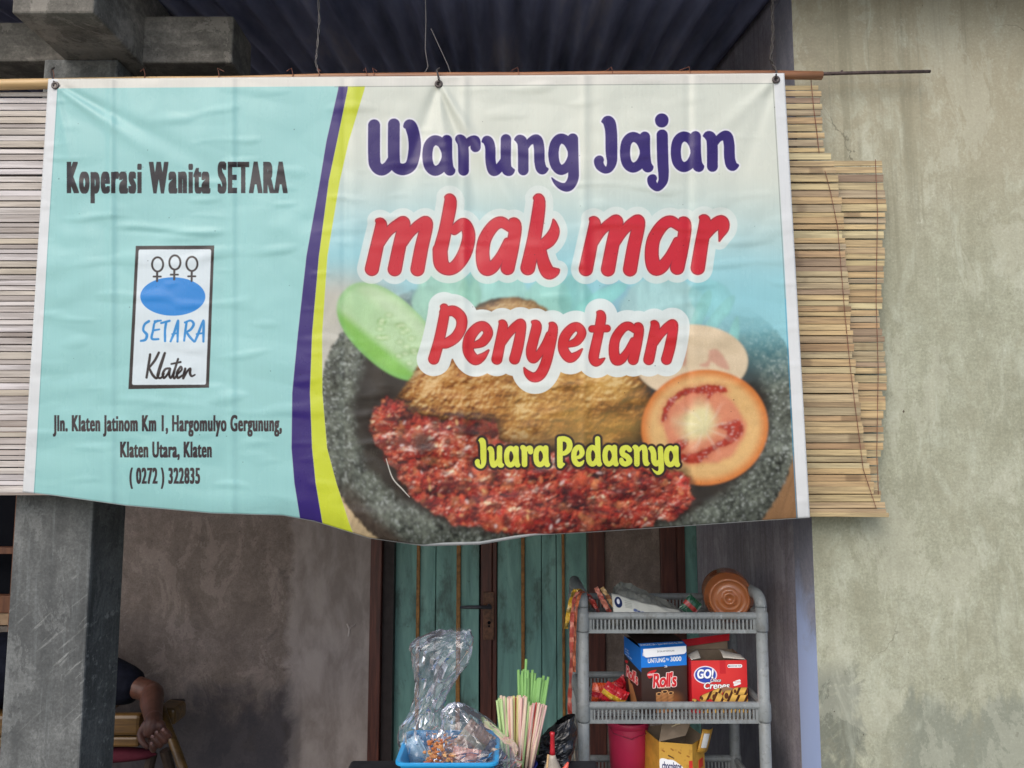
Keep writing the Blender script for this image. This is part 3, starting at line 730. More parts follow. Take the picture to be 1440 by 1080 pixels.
    mright = e(15.5 + 1.5 * smooth(300, 700, Y) - dr, 1.0)
    hem = 3.6 * smooth(.49, .54, s) * smooth(.68, .62, s) + .8
    cv.fill(e(hem - db, 1.2), wht); cv.fill(mtop2, lin((232, 230, 220))); cv.fill(np.maximum(mleft, mright), wht)
    ln = np.maximum(smooth(.9, .3, np.abs(dr - 16.8 - 1.5 * smooth(300, 700, Y))) * (dt > 12), smooth(.9, .3, np.abs(dt - 14.3)) * (X > 470) * (dr > 14))
    lc = np.where((Y > 420)[..., None], lin((70, 160, 200)), lin((120, 122, 120)))
    cv.fill(ln * np.where(Y > 420, .75, .6), lc)
    lr = smooth(.8, .2, np.abs(dl - 14.2 - 2.2 * smooth(300, 700, Y))) * .5; cv.fill(lr * (dt > 12), lin((70, 130, 140)))
    rs = np.random.RandomState(21)
    for i in range(60):                                                  # fly specks
        x = rs.uniform(60, 1120); y = rs.uniform(130, 720); w = cv.fwin(x - 2, y - 2, x + 2, y + 2)
        if w: cv.img[w] *= (1 - .7 * smooth(1.3, .4, np.hypot(X[w] - x, Y[w] - y) * rs.uniform(1, 1.8)))[..., None]
    pr = 1 + .035 * (nz(X * 1.1, Y / 40) - .5) + .05 * (n2.fbm(X / 60, Y / 60, 3) - .5)
    cv.img *= pr[..., None]
    return np.clip(cv.img * .68, 0, 1)
# ================================================================= SETTING
WX = .84                                   # plane of the side wall
Y_F, Y_B = 2.10, 3.42                      # front wall plane, back wall plane
def roof_z(y): return 3.07 + .187 * (y - 2.26)

floor_m = plaster("floor_cement", srgb(96, 92, 86), srgb(120, 116, 108), srgb(140, 136, 126), (3, 3, 3))
earth_m = plaster("yard_earth", srgb(160, 160, 154), srgb(180, 180, 174), srgb(196, 196, 188), (2, 2, 2), 1.2)
b = MB(); b.grid(lambda u, v: Vector((-60 + 120 * u, -60 + 120 * v, -.16)), 24, 24, uv=False)
tag(b.build("ground", earth_m, origin=(0, 0, -.16)), kind="structure")
b = MB(); b.box((-4.2, .9, -.15), (4.2, 3.7, 0)); tag(b.build("veranda_floor", floor_m, bevel=.01), kind="structure")

# ---- front wall (right): pale weathered cement render
def front_extra(m, v, col, n):
    a, b_, c, d = n
    X, Y, Z = m.xyz(v)
    # damp grey stain low on the wall, irregular upper edge
    e = m.math('ADD', Z, m.math('MULTIPLY', m.math('SUBTRACT', m.noise(m.pos((5, 5, 1.5)), 1.6, 5, .65), .5), .34))
    damp = m.math('MULTIPLY', m.val(e, .935, .885, 0, .62), m.val(m.math('ADD', X, m.math('MULTIPLY', a, .3)), 1.10, 1.24, .0, 1))
    col = m.mix(damp, col, srgb(122, 128, 118))
    # mouldy patches beside the corner
    e2 = m.math('ADD', X, m.math('MULTIPLY', m.math('SUBTRACT', m.noise(v, 9, 5, .7, 1.2), .5), .16))
    mold = m.math('MULTIPLY', m.val(e2, .965, .935, 0, .85), m.math('MAXIMUM', m.val(Z, 1.06, .98, 0, 1), m.val(Z, 2.55, 2.75, 0, .6)))
    mold = m.math('MULTIPLY', mold, m.val(d, .42, .56, .05, 1))
    col = m.mix(mold, col, srgb(104, 108, 98))
    # browner tone high up
    col = m.mix(m.val(m.math('ADD', Z, m.math('MULTIPLY', a, .5)), 2.2, 3.05, 0, .6), col, srgb(164, 152, 128))
    # trowel swirl, paler
    sw = m.math('MULTIPLY', m.val(m.noise(m.pos((9, 9, 3.5)), 1.5, 6, .65, .8), .50, .70, 0, .35), 1)
    col = m.mix(sw, col, srgb(198, 202, 184))
    # fine vertical run marks
    st = m.noise(m.pos((60, 60, 1.1)), 1.3, 3, .6)
    col = m.mix(m.val(st, .58, .72, 0, .28), col, srgb(128, 128, 112))
    dr = m.math('MULTIPLY', m.val(m.noise(m.pos((22, 22, .55)), 1.5, 4, .6, .2), .54, .70, 0, .42), m.val(m.noise(v, 1.1, 3, .5), .42, .6, 0, 1))
    col = m.mix(dr, col, srgb(116, 112, 92))
    ck = m.n.new("ShaderNodeTexVoronoi"); ck.feature = 'DISTANCE_TO_EDGE'; ck.inputs["Scale"].default_value = 1.35
    wv = m.n.new("ShaderNodeVectorMath"); wv.operation = 'MULTIPLY_ADD'; nv = m.n.new("ShaderNodeTexNoise"); nv.inputs["Scale"].default_value = 3.2; nv.inputs["Detail"].default_value = 6; m.l.new(v, nv.inputs["Vector"])
    m.l.new(nv.outputs["Color"], wv.inputs[0]); wv.inputs[1].default_value = (.55, .55, .55); m.l.new(v, wv.inputs[2]); m.l.new(wv.outputs[0], ck.inputs["Vector"])
    cr = m.math('MULTIPLY', m.val(ck.outputs["Distance"], .0035, .001, 0, .55), m.val(m.noise(v, 1.7, 3, .5), .50, .60, 0, 1)); col = m.mix(cr, col, srgb(84, 80, 66))
    rub = m.math('MULTIPLY', m.val(m.noise(m.pos((26, 26, 9)), 1.4, 6, .75, 1.2), .60, .72, 0, .5), m.val(m.noise(v, 2.3, 3, .5), .5, .62, 0, 1)); col = m.mix(rub, col, srgb(206, 206, 190))
    gr = m.noise(v, 130, 3, .7); col = m.mix(m.val(gr, .34, .66, .16, 0), col, srgb(96, 94, 78)); col = m.mix(m.val(gr, .60, .72, 0, .22), col, srgb(224, 222, 204))
    pe = m.noise(m.pos((3.2, 3.2, 1.7)), 1.6, 8, .72, .5); col = m.mix(m.val(pe, .535, .555, 0, .20), col, srgb(196, 196, 178)); col = m.mix(m.val(pe, .455, .44, 0, .20), col, srgb(142, 138, 116))
    # rusty spots
    sp = m.noise(m.pos((1, 1, .7)), 40, 3, .5); col = m.mix(m.val(sp, .735, .76, 0, .85), col, srgb(66, 50, 40))
    return col
fw_m = plaster("front_render", srgb(150, 150, 128), srgb(171, 172, 150), srgb(188, 190, 170), (8, 8, 1.0), 1.8, front_extra, .30, .85, .04)
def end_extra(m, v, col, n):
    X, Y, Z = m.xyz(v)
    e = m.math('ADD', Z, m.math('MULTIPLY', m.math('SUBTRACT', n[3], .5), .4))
    return m.mix(m.val(e, 1.28, 1.05, .15, .95), col, srgb(180, 198, 238))  # lavender grows stronger towards the foot of the wall end
end_m = plaster("lavender_plaster", srgb(124, 118, 118), srgb(144, 138, 138), srgb(160, 152, 152), (20, 20, .8), 3, end_extra, .25)
fw = empty("front_wall", (WX + 1.6, Y_F, 0), "pale weathered cement wall at right, stained and streaked, beside the bamboo blind", "wall")
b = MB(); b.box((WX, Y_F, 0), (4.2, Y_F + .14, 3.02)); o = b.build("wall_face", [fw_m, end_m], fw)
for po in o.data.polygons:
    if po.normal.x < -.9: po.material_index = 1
# ---- side wall of the recess
def side_extra(m, v, col, n):
    X, Y, Z = m.xyz(v)
    st = m.noise(m.pos((1, 26, .7)), 1.4, 4, .6)
    col = m.mix(m.val(st, .45, .7, 0, .4), col, srgb(112, 100, 98))
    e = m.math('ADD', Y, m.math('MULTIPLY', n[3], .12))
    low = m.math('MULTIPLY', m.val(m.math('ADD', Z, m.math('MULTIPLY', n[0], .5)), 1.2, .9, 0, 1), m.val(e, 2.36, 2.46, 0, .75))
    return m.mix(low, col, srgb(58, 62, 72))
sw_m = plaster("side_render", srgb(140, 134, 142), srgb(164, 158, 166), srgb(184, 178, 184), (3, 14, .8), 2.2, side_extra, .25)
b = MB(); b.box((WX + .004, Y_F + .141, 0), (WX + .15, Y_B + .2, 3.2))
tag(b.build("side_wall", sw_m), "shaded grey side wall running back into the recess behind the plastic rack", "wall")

# ---- back wall, with the opening of the double door, a narrow frame and a window
XD0, XD1 = P(522, 900, Y_B).x, P(850, 900, Y_B).x
XE0, XE1 = P(930, 900, Y_B).x, WX
XW1 = P(17, 900, Y_B).x; XW0 = XW1 - .9
def back_extra(m, v, col, n):
    a, b_, c, d = n
    X, Y, Z = m.xyz(v)
    xe = m.math('ADD', X, m.math('MULTIPLY', m.math('SUBTRACT', m.noise(v, 6, 6, .7, .5), .5), .16))
    patch = m.math('MULTIPLY', m.val(xe, -.985, -.955, 0, 1), m.val(X, -.5, -.4, 1, 0))
    col = m.mix(m.math('MULTIPLY', patch, .8), col, m.mix(m.val(b_, .35, .65), srgb(138, 128, 124), srgb(170, 160, 156)))
    ridge = m.math('MULTIPLY', m.val(xe, -1.03, -.985, 0, 1), m.val(xe, -.95, -.985, 0, .5)); col = m.mix(ridge, col, srgb(178, 168, 164))
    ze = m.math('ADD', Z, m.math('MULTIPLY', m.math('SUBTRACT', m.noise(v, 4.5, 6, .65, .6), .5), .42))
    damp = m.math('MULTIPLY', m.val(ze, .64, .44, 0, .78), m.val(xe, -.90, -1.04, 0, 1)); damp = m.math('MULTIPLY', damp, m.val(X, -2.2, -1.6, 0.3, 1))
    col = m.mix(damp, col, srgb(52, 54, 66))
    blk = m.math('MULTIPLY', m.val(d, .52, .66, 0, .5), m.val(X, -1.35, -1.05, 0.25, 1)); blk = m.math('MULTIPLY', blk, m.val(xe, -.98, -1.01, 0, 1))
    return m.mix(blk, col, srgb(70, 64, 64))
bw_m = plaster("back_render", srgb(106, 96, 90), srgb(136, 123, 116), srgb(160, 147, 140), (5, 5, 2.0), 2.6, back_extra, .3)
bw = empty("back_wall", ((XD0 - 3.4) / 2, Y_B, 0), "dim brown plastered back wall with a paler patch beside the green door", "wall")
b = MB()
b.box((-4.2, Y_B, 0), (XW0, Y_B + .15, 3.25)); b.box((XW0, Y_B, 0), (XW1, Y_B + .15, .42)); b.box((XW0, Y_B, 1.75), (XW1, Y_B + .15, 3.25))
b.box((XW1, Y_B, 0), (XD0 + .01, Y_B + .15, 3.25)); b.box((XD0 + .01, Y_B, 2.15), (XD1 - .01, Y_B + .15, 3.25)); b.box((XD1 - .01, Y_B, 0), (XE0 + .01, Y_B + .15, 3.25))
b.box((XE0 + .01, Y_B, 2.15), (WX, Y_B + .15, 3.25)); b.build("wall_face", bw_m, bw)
b = MB(); q = [P(488, 877, Y_B - .003), P(491, 884, Y_B - .003), P(500, 878, Y_B - .003), P(490, 895, Y_B - .003)]
b.tube([q[0], q[1], q[3]], .004, 6, flat=.4); b.tube([q[1], q[2]], .004, 6, flat=.4)
b.build("plaster_scrape", simple("white_scrape", srgb(190, 180, 176), .8), bw)

# ---- corrugated roof
rf_m = M("roof_sheet", .55, .4); v = rf_m.pos((1, 1, 1)); f = rf_m.noise(rf_m.pos((4, .6, 1)), 2, 5, .6)
rf_m.color(rf_m.ramp(f, [(.3, srgb(92, 100, 130)), (.55, srgb(146, 152, 184)), (.75, srgb(196, 192, 200))])); rf_m.p.inputs["Metallic"].default_value = .2
def roof_pt(u, w):
    x = -4.4 + 8.8 * u; y = 1.88 + 1.85 * w
    return Vector((x, y, roof_z(y) + .017 * math.sin(2 * math.pi * x / .092)))
b = MB(); b.grid(roof_pt, 760, 6, uv=False)
tag(b.build("corrugated_roof", rf_m.m, smooth=True, solid=.004), "dark corrugated metal roof sheets over the porch, above the banner", "roof")

# ---- pillar with stub beams
cx0, cx1 = P(22, 700, Y_F).x, P(132, 700, Y_F).x
def pil_extra(m, v, col, n):
    s = m.noise(m.pos((30, 30, 1.2)), 1.6, 5, .65); col = m.mix(m.val(s, .54, .76, 0, .3), col, srgb(150, 156, 156))
    mp = m.n.new("ShaderNodeMapping"); mp.inputs["Rotation"].default_value = (0, .75, 0); m.l.new(v, mp.inputs[0]); mq = m.n.new("ShaderNodeMapping"); mq.inputs["Scale"].default_value = (8, 40, 75); m.l.new(mp.outputs[0], mq.inputs[0])
    sc_ = m.noise(mq.outputs[0], 1.0, 4, .6); col = m.mix(m.math('MULTIPLY', m.val(sc_, .56, .68, 0, .5), m.val(m.noise(v, 4, 3, .5), .46, .62, 0, 1)), col, srgb(176, 178, 174))
    gt = m.noise(v, 120, 3, .7); col = m.mix(m.val(gt, .36, .64, .3, 0), col, srgb(54, 54, 52))
    k = m.noise(m.pos((9, 9, 4)), 2.0, 5, .7, 1.4); return m.mix(m.val(k, .58, .7, 0, .4), col, srgb(78, 78, 76))
pl_m = plaster("pillar_cement", srgb(78, 80, 80), srgb(106, 108, 107), srgb(136, 138, 136), (10, 10, 1.4), 3.0, pil_extra, .4)
bm_m = plaster("beam_cement", srgb(70, 68, 62), srgb(116, 112, 104), srgb(158, 152, 142), (2.5, 10, 16), 3.5, None, .5)
pil = empty("concrete_pillar", ((cx0 + cx1) / 2, Y_F + .09, 0), "grey cement pillar with stub beams at its head, left of the banner", "pillar")
zc = P(100, 83, Y_F).z
b = MB(); b.box((cx0, Y_F, 0), (cx1, Y_F + .18, zc)); b.build("shaft", pl_m, pil, bevel=.006)
xa0, xa1 = -1.338, -1.118
b = MB(); b.box((xa0, 1.87, zc), (xa1, 2.5, zc + .26)); b.build("beam", bm_m, pil, bevel=.006)
z0, z1 = P(326, 88, 2.13).z, P(326, 22, 2.13).z; xr = P(327, 60, 2.13).x
b = MB(); b.box((xa1 - .003, 2.13, z0), (xr, 2.29, z1)); b.build("beam", bm_m, pil, bevel=.006)
b = MB(); b.box((-3.6, 2.13, z0 + .005), (xa0 + .003, 2.29, z1 - .02)); b.build("beam", bm_m, pil, bevel=.006)

# ---- window behind the pillar
wood_m = M("old_brown_wood", .6); v = wood_m.pos((3, 3, 30), 'Object'); f = wood_m.noise(wood_m.pos((40, 40, 3), 'Object'), 1.5, 5, .6)
wood_m.color(wood_m.ramp(f, [(.3, srgb(84, 50, 34)), (.7, srgb(132, 86, 58))])); wood_m.bump(f, .25, .002); wood_m = wood_m.m
dark_m = simple("dark_interior", srgb(16, 18, 24), .9, .1, 0, 5, bump=0)
win = empty("barred_window", (XW1 - .45, Y_B, .42), "dark window with brown wooden frame and rails behind the grey pillar", "window")
fr = MB(); zt = 1.75
fr.box((XW0, Y_B - .02, .42), (XW0 + .05, Y_B + .1, zt)); fr.box((XW1 - .012, Y_B - .02, .42), (XW1 + .03, Y_B + .1, zt)); fr.box((XW0 + .05, Y_B - .02, zt - .05), (XW1 - .012, Y_B + .1, zt)); fr.box((XW0 + .05, Y_B - .02, .42), (XW1 - .012, Y_B + .1, .47))
fr.build("frame", wood_m, win, bevel=.003)
for y0, y1 in ((770, 779), (838, 862)):
    b = MB(); b.box((XW0 + .05, Y_B + .0, P(10, y1, Y_B).z), (XW1 - .012, Y_B + .05, P(10, y0, Y_B).z)); b.build("rail", wood_m, win, bevel=.002)
b = MB(); b.box((XW0 + .05, Y_B + .01, P(10, 880, Y_B).z), (XW1 - .012, Y_B + .05, P(10, 863, Y_B).z)); b.build("rail", simple("bare_wood", srgb(170, 142, 112), .7), win, bevel=.002)
b = MB(); b.box((XW0 + .05, Y_B + .012, .47), (XW1 - .012, Y_B + .05, P(10, 882, Y_B).z)); b.build("lower_panel", simple("grey_board", srgb(120, 112, 104), .8), win)
b = MB(); b.box((XW0, Y_B + .12, .42), (XW1, Y_B + .145, zt)); b.build("pane", dark_m, win)

# ---- green double door
teal = M("worn_teal_paint", .5)
v = teal.pos((1, 1, 1)); a = teal.noise(teal.pos((10, 10, 1.6)), 1.6, 6, .65, .6); d_ = teal.noise(v, 26, 5, .7); e_ = teal.noise(teal.pos((6, 6, 2.5)), 1.3, 5, .7)
c_ = teal.ramp(a, [(.3, srgb(88, 128, 124)), (.5, srgb(110, 158, 152)), (.72, srgb(138, 184, 176))])
c_ = teal.mix(teal.val(d_, .62, .74, 0, .7), c_, srgb(44, 52, 46)); c_ = teal.mix(teal.val(e_, .50, .70, 0, .7), c_, srgb(54, 66, 62))
c_ = teal.mix(teal.val(teal.noise(v, 60, 3, .6), .70, .76, 0, .8), c_, srgb(36, 34, 30)); teal.color(c_); teal.bump(d_, .25, .003); teal = teal.m
maroon = M("dark_maroon_wood", .45); f = maroon.noise(maroon.pos((30, 30, 2)), 2, 5, .65); maroon.color(maroon.ramp(f, [(.3, srgb(50, 24, 22)), (.55, srgb(88, 46, 38)), (.75, srgb(116, 68, 52))])); maroon.bump(f, .2, .002); maroon = maroon.m
gold_m = simple("ochre_batten", srgb(150, 104, 48), .5, .5, .25, 40)
YL = 3.50
door = empty("double_door", (P(690, 900, YL).x, YL, 0), "worn teal plank double door in a dark maroon frame under the banner", "door")
X = lambda px, y=Y_B: P(px, 900, y).x
fr = MB(); fr.box((X(520), Y_B - .018, 0), (X(536), Y_B + .10, 2.1)); fr.box((X(828), Y_B - .018, 0), (X(851), Y_B + .10, 2.1)); fr.box((X(536), Y_B - .018, 2.05), (X(828), Y_B + .10, 2.15))
fr.build("frame", maroon, door, bevel=.004)
ir = MB(); ir.box((X(536) + .001, Y_B + .02, 0), (X(536) + .05, Y_B + .12, 2.05)); ir.build("inner_jamb", simple("shaded_maroon", srgb(38, 26, 28), .6), door)  # shade of the door reveal put into this jamb's dark colour
for side, planks, bats in ((0, [552, 586, 612, 644, 674], [(587.5, 5), (644.5, 6)]), (1, [699, 734, 762, 783, 792, 830], [(735.5, 5), (792.5, 4)])):
    leaf = MB()
    for x0, x1 in zip(planks[:-1], planks[1:]):
        leaf.box((X(x0, YL) + .0015, YL + .001 * ((x0 // 7) % 3), 0.01), (X(x1, YL) - .0015, YL + .03, 2.05))
    lo = leaf.build("door_leaf", teal, door, bevel=.003)
    for bx, w in bats:
        t = MB(); t.box((X(bx - w / 2, YL), YL - .014, .01), (X(bx + w / 2, YL), YL - .001, 2.05)); t.build("batten", gold_m, lo, bevel=.003)
    if side == 0:
        t = MB(); t.box((X(676, YL), YL - .02, .01), (X(692, YL), YL + .03, 2.05)); t.box((X(692.3, YL), YL - .012, .01), (X(698.6, YL), YL + .03, 2.05)); st = t.build("stile", maroon, lo, bevel=.004)
        rust = simple("rusted_brass", srgb(104, 66, 44), .45, .5, .3, 60)
        t = MB(); t.box((X(679.5, YL), YL - .028, P(687, 898, YL).z), (X(695, YL), YL - .021, P(687, 831, YL).z)); lp = t.build("lock_plate", rust, lo, bevel=.002)
        t = MB(); hz = P(687, 854, YL - .06).z; hx = X(688, YL)
        t.tube([(hx, YL - .03, hz), (hx, YL - .06, hz)], .010, 10); t.tube([(hx + .012, YL - .06, hz), (X(662, YL), YL - .062, hz + .001), (X(648, YL), YL - .055, hz - .001)], [.010, .010, .008], 10, flat=.8)
        t.build("handle", simple("dark_steel", srgb(70, 72, 80), .35, .6, .15, 50), lo, smooth=True)
        t = MB(); t.tube([(hx, YL - .0285, hz - .075), (hx, YL - .031, hz - .075)], .008, 10); t.tube([(hx, YL - .0285, hz - .09), (hx, YL - .031, hz - .09)], .005, 8); t.build("keyhole", dark_m, lo)
t = MB(); t.box((X(536) + .052, Y_B + .126, 0), (X(828) + .05, Y_B + .14, 2.1)); t.build("gap_blocker", dark_m, door)  # dark sheet added behind the planks to keep sky out of their gaps
nf = empty("narrow_side_frame", (X(950), Y_B, 0), "narrow dark maroon door frame with a teal strip beside the side wall", "door frame")
t = MB(); t.box((X(930), Y_B - .02, 0), (X(953), Y_B + .12, 2.15)); t.build("post", maroon, nf, bevel=.004)
t = MB(); t.box((X(953.4), Y_B - .005, 0), (X(966), Y_B + .12, 2.15)); t.build("post", maroon, nf, bevel=.004)
t = MB(); t.box((X(966.4), Y_B + .012, 0), (WX + .003, Y_B + .05, 2.15)); t.build("teal_strip", teal, nf)

# ================================================================= BAMBOO BLIND, POLE, ROD, WIRES
bam = M("split_bamboo", .5, .35)
r_ = bam.island(); vv = bam.pos((2.5, 60, 60), 'Object'); g = bam.noise(vv, 2.2, 5, .6)
base = bam.ramp(r_, [(0, srgb(166, 132, 98)), (.18, srgb(200, 172, 124)), (.36, srgb(196, 180, 134)), (.52, srgb(162, 150, 128)), (.68, srgb(208, 184, 134)), (.84, srgb(150, 128, 108)), (1, srgb(216, 204, 156))])
base = bam.mix(.20, base, srgb(178, 152, 122)); base = bam.mix(bam.val(g, .35, .62, .5, 0), base, srgb(92, 74, 60)); base = bam.mix(bam.val(bam.noise(bam.pos((7, 90, 90), 'Object'), 3, 4, .6), .6, .75, 0, .45), base, srgb(88, 78, 76))
vn = bam.n.new('ShaderNodeCombineXYZ'); px_ = bam.xyz(bam.pos((1, 1, 1), 'Object')); bam.l.new(bam.math('MULTIPLY', px_[0], 9.), vn.inputs[0]); bam.l.new(bam.math('MULTIPLY', r_, 37.), vn.inputs[1]); nd = bam.noise(vn.outputs[0], 1.0, 1, .4); base = bam.mix(bam.val(nd, .66, .72, 0, .5), base, srgb(96, 74, 54)); bam.color(base); bam.bump(g, .35, .002); bam = bam.m
bamL = M("grey_split_bamboo", .5, .4)
r_ = bamL.island(); g = bamL.noise(bamL.pos((2.5, 60, 60), 'Object'), 2.2, 5, .6)
base = bamL.ramp(r_, [(0, srgb(158, 146, 138)), (.25, srgb(200, 194, 190)), (.5, srgb(180, 168, 148)), (.75, srgb(208, 202, 202)), (1, srgb(160, 150, 142))])
base = bamL.mix(bamL.val(g, .35, .62, .45, 0), base, srgb(96, 84, 76)); bamL.color(base); bamL.bump(g, .35, .002); bamL = bamL.m
cordm = simple("red_brown_cord", srgb(120, 74, 58), .8)
rs = random.Random(4)
def slat(b, xl, xr, z, h, Y, mi=0, nseg=1):
    t = rs.uniform(.0025, .0042); tw = rs.uniform(-.16, .10); dz = rs.uniform(-.0012, .0012) * rs.choice([1, 1, 1, 1.8]); Y = Y + rs.choice([0, 0, 0, -.002, .002])
    hz = Vector((0, math.sin(tw) * h / 2, math.cos(tw) * h / 2)); ny = Vector((0, t / 2, 0))
    b.obox(((xl + xr) / 2, Y + rs.uniform(-.0015, .0015), z), ((xr - xl) / 2, rs.uniform(-.0008, .0008), dz), ny, hz, mi)
YBL = 2.035
blind = empty("bamboo_blind", (0, YBL, P(1100, 727, YBL).z), "split bamboo roll blind hanging behind the banner, showing at both its sides", "blind")
RE = [(112, 1153), (150, 1155), (205, 1159), (218, 1168), (260, 1180), (300, 1185), (380, 1192), (480, 1199), (560, 1208), (640, 1218), (690, 1230), (712, 1246), (728, 1250)]
def right_end(y):
    return float(np.interp(y, [p[0] for p in RE], [p[1] for p in RE]))
slR = MB(); slL = MB()
y = 120.0
while y < 716:
    pitch = rs.choice([7.2, 8.2, 9.2, 10.2, 11.5]); yc = y + pitch / 2
    m = YBL / 1000.
    xr = P(right_end(yc) + rs.uniform(-1.2, 1.2) - rs.choice([0, 0, 0, 0, 0, 2.5]), yc, YBL).x; z = P(1150, yc, YBL).z
    slat(slR, P(640 + rs.uniform(-9, 9), yc, YBL).x, xr, z, pitch * m * rs.uniform(.76, .95), YBL)
    y += pitch
y = 129.0
while y < 690:
    pitch = rs.choice([6.5, 7.5, 8.5, 9.5, 10.5]); yc = y + pitch / 2
    slat(slL, -2.9 + rs.uniform(-.02, .02), P(420 + rs.uniform(-5, 5), yc, YBL).x, P(30, yc, YBL).z, pitch * YBL / 1000. * rs.uniform(.74, .93), YBL)  # slats and pole lengthened leftwards out of view to block light into the porch
    y += pitch
slR.build("slat_screen", bam, blind, bevel=.0006); slL.build("slat_screen", bamL, blind, bevel=.0006)
bb = MB(); zb = P(1140, 722, YBL).z; bb.obox((P(900, 722, YBL).x, YBL, zb), (P(1249, 722, YBL).x - P(900, 722, YBL).x, 0, -.004), (0, .006, 0), (0, 0, .006)); bb.build("bottom_bar", bam, blind, bevel=.002)
bb = MB(); bb.box((-2.9, YBL - .006, P(20, 693, YBL).z), (P(400, 690, YBL).x, YBL + .006, P(20, 686, YBL).z)); bb.build("bottom_bar", bamL, blind, bevel=.002)
def cord(pts, r, Yo, par, name="cord", mat=cordm):
    b = MB(); b.tube([P(x, y, Yo) for x, y in pts], r, 5); return b.build(name, mat, par)
cord([(1140, 108), (1144, 150), (1148, 180), (1152, 215)], .0011, YBL - .006, blind); cord([(1160, 240), (1168, 270), (1178, 320), (1183, 380), (1188, 440), (1196, 520), (1205, 590), (1214, 660), (1232, 714)], .0009, YBL - .006, blind)
pole = MB(); Yp = 2.02
pole.tube([P(x, yy, Yp) + Vector((0, rs.uniform(-.003, .003), 0)) for x, yy in ((-760, 128), (-140, 121), (-40, 120), (70, 118.5), (200, 114), (330, 112), (450, 109.5), (600, 107.5), (740, 107), (860, 106), (1000, 106), (1090, 106), (1156, 106))], [.0150, .0150, .0150, .0146, .0112, .0108, .0108, .0112, .0108, .011, .0112, .012, .012], 12)
pm = M("bamboo_pole", .45); f = pm.noise(pm.pos((2, 40, 40)), 2.4, 5, .6); Xn = pm.xyz(pm.pos())[0]
pm.color(pm.mix(pm.val(Xn, -1.1, -.4), pm.ramp(f, [(.3, srgb(176, 142, 96)), (.7, srgb(206, 174, 124))]), pm.ramp(f, [(.3, srgb(120, 78, 52)), (.7, srgb(168, 118, 82))]))); pm.bump(f, .2, .002)
pole.build("top_pole", pm.m, blind, smooth=True)
for px, dx in ((74, 4), (202, 5), (306, -9), (410, 7), (447, -4), (514, 3), (524, -6), (728, 9), (860, 7), (969, 14)):
    cord([(px - dx, 101 - px * .002), (px, 97 - px * .003), (px + 2, 105), (px + 1, 112)], .0012, Yp - .013, blind, "twine", cordm)
b2 = empty("bamboo_blind", (P(1200, 700, 2.06).x, 2.06, P(1200, 722, 2.06).z), "shorter split bamboo screen hanging behind the right end of the roll blind", "blind")
YB2 = 2.062
sl2 = MB(); y = 226.0; first = True
while y < 712:
    pitch = rs.choice([8.0, 9.0, 10.0, 11.0, 12.0, 7.5]); yc = y + pitch / 2
    if first: pitch = 8
    xr_ = 1243 + 3 * math.sin(y / 38.) + rs.uniform(-2, 1.5) - rs.choice([0, 0, 0, 0, 3]) - (4 if y > 640 else 0)
    slat(sl2, P(960, yc, YB2).x, P(xr_, yc, YB2).x, P(1200, yc, YB2).z, pitch * YB2 / 1000. * rs.uniform(.76, .95), YB2)
    y += pitch; first = False
sl2.build("slat_screen", bam, b2, bevel=.0006)
cord([(1231, 224), (1234, 300), (1232, 420), (1235, 520), (1233, 640), (1236, 708)], .0009, YB2 - .006, b2)
rod = MB(); rod.tube([P(1120, 105, 2.05), P(1150, 104, 2.05), P(1220, 102, 2.052), P(1308, 100.5, 2.055)], [.0052, .0052, .005, .0048], 10)
rod.ball(P(1184, 100, 2.05), .004, 6)
tag(rod.build("iron_rod", simple("rusty_rod", srgb(84, 70, 66), .6, .4, .3, 90), smooth=True), "thin rusty iron rod sticking out past the bamboo pole over the pale wall", "rod")
wire_m = simple("grey_wire", srgb(96, 92, 90), .6); rope_m = simple("dark_rope", srgb(64, 60, 58), .8)
def wire(name, pts, r, Yo, label, cat, mat, group=None, twist=0):
    b = MB(); q = []
    for i in range(len(pts) - 1):
        for k in range(6):
            t = k / 6; a_, c_ = pts[i], pts[i + 1]; q.append((a_[0] + (c_[0] - a_[0]) * t + twist * math.sin((i * 6 + k) * 1.35), a_[1] + (c_[1] - a_[1]) * t))
    q.append(pts[-1]); b.tube([P(x, y, Yo) for x, y in q], r, 6); 
    if twist: b.tube([P(2 * pts[min(i // 6, len(pts) - 1)][0] - x if False else x - 2 * twist * math.sin(i * 1.35), y, Yo + .004) for i, (x, y) in enumerate(q)], r, 6)
    return tag(b.build(name, mat), label, cat, group)
wire("hanging_wire", [(447, -22), (449, 30), (446, 70), (444, 88), (449, 104), (447, 112)], .0014, 2.02, "twisted wire holding the pole, above the violet and yellow stripes", "wire", wire_m, None, 1.2)
wire("hanging_wire", [(598, -22), (599, 30), (598, 70), (602, 94), (597, 103), (598, 110)], .0014, 2.02, "straight wire beside the middle eyelet holding the pole", "wire", wire_m)
wire("hanging_wire", [(606, 40), (618, 66), (630, 92), (634, 104)], .0014, 2.03, "slanting loose wire end beside the middle eyelet", "wire", wire_m)
wire("hanging_rope", [(1088, -22), (1086, 12), (1087, 50), (1084, 84), (1091, 100), (1090, 110)], .0028, 2.02, "dark knotted rope holding the pole above the right eyelet", "rope", rope_m, None, 1.6)

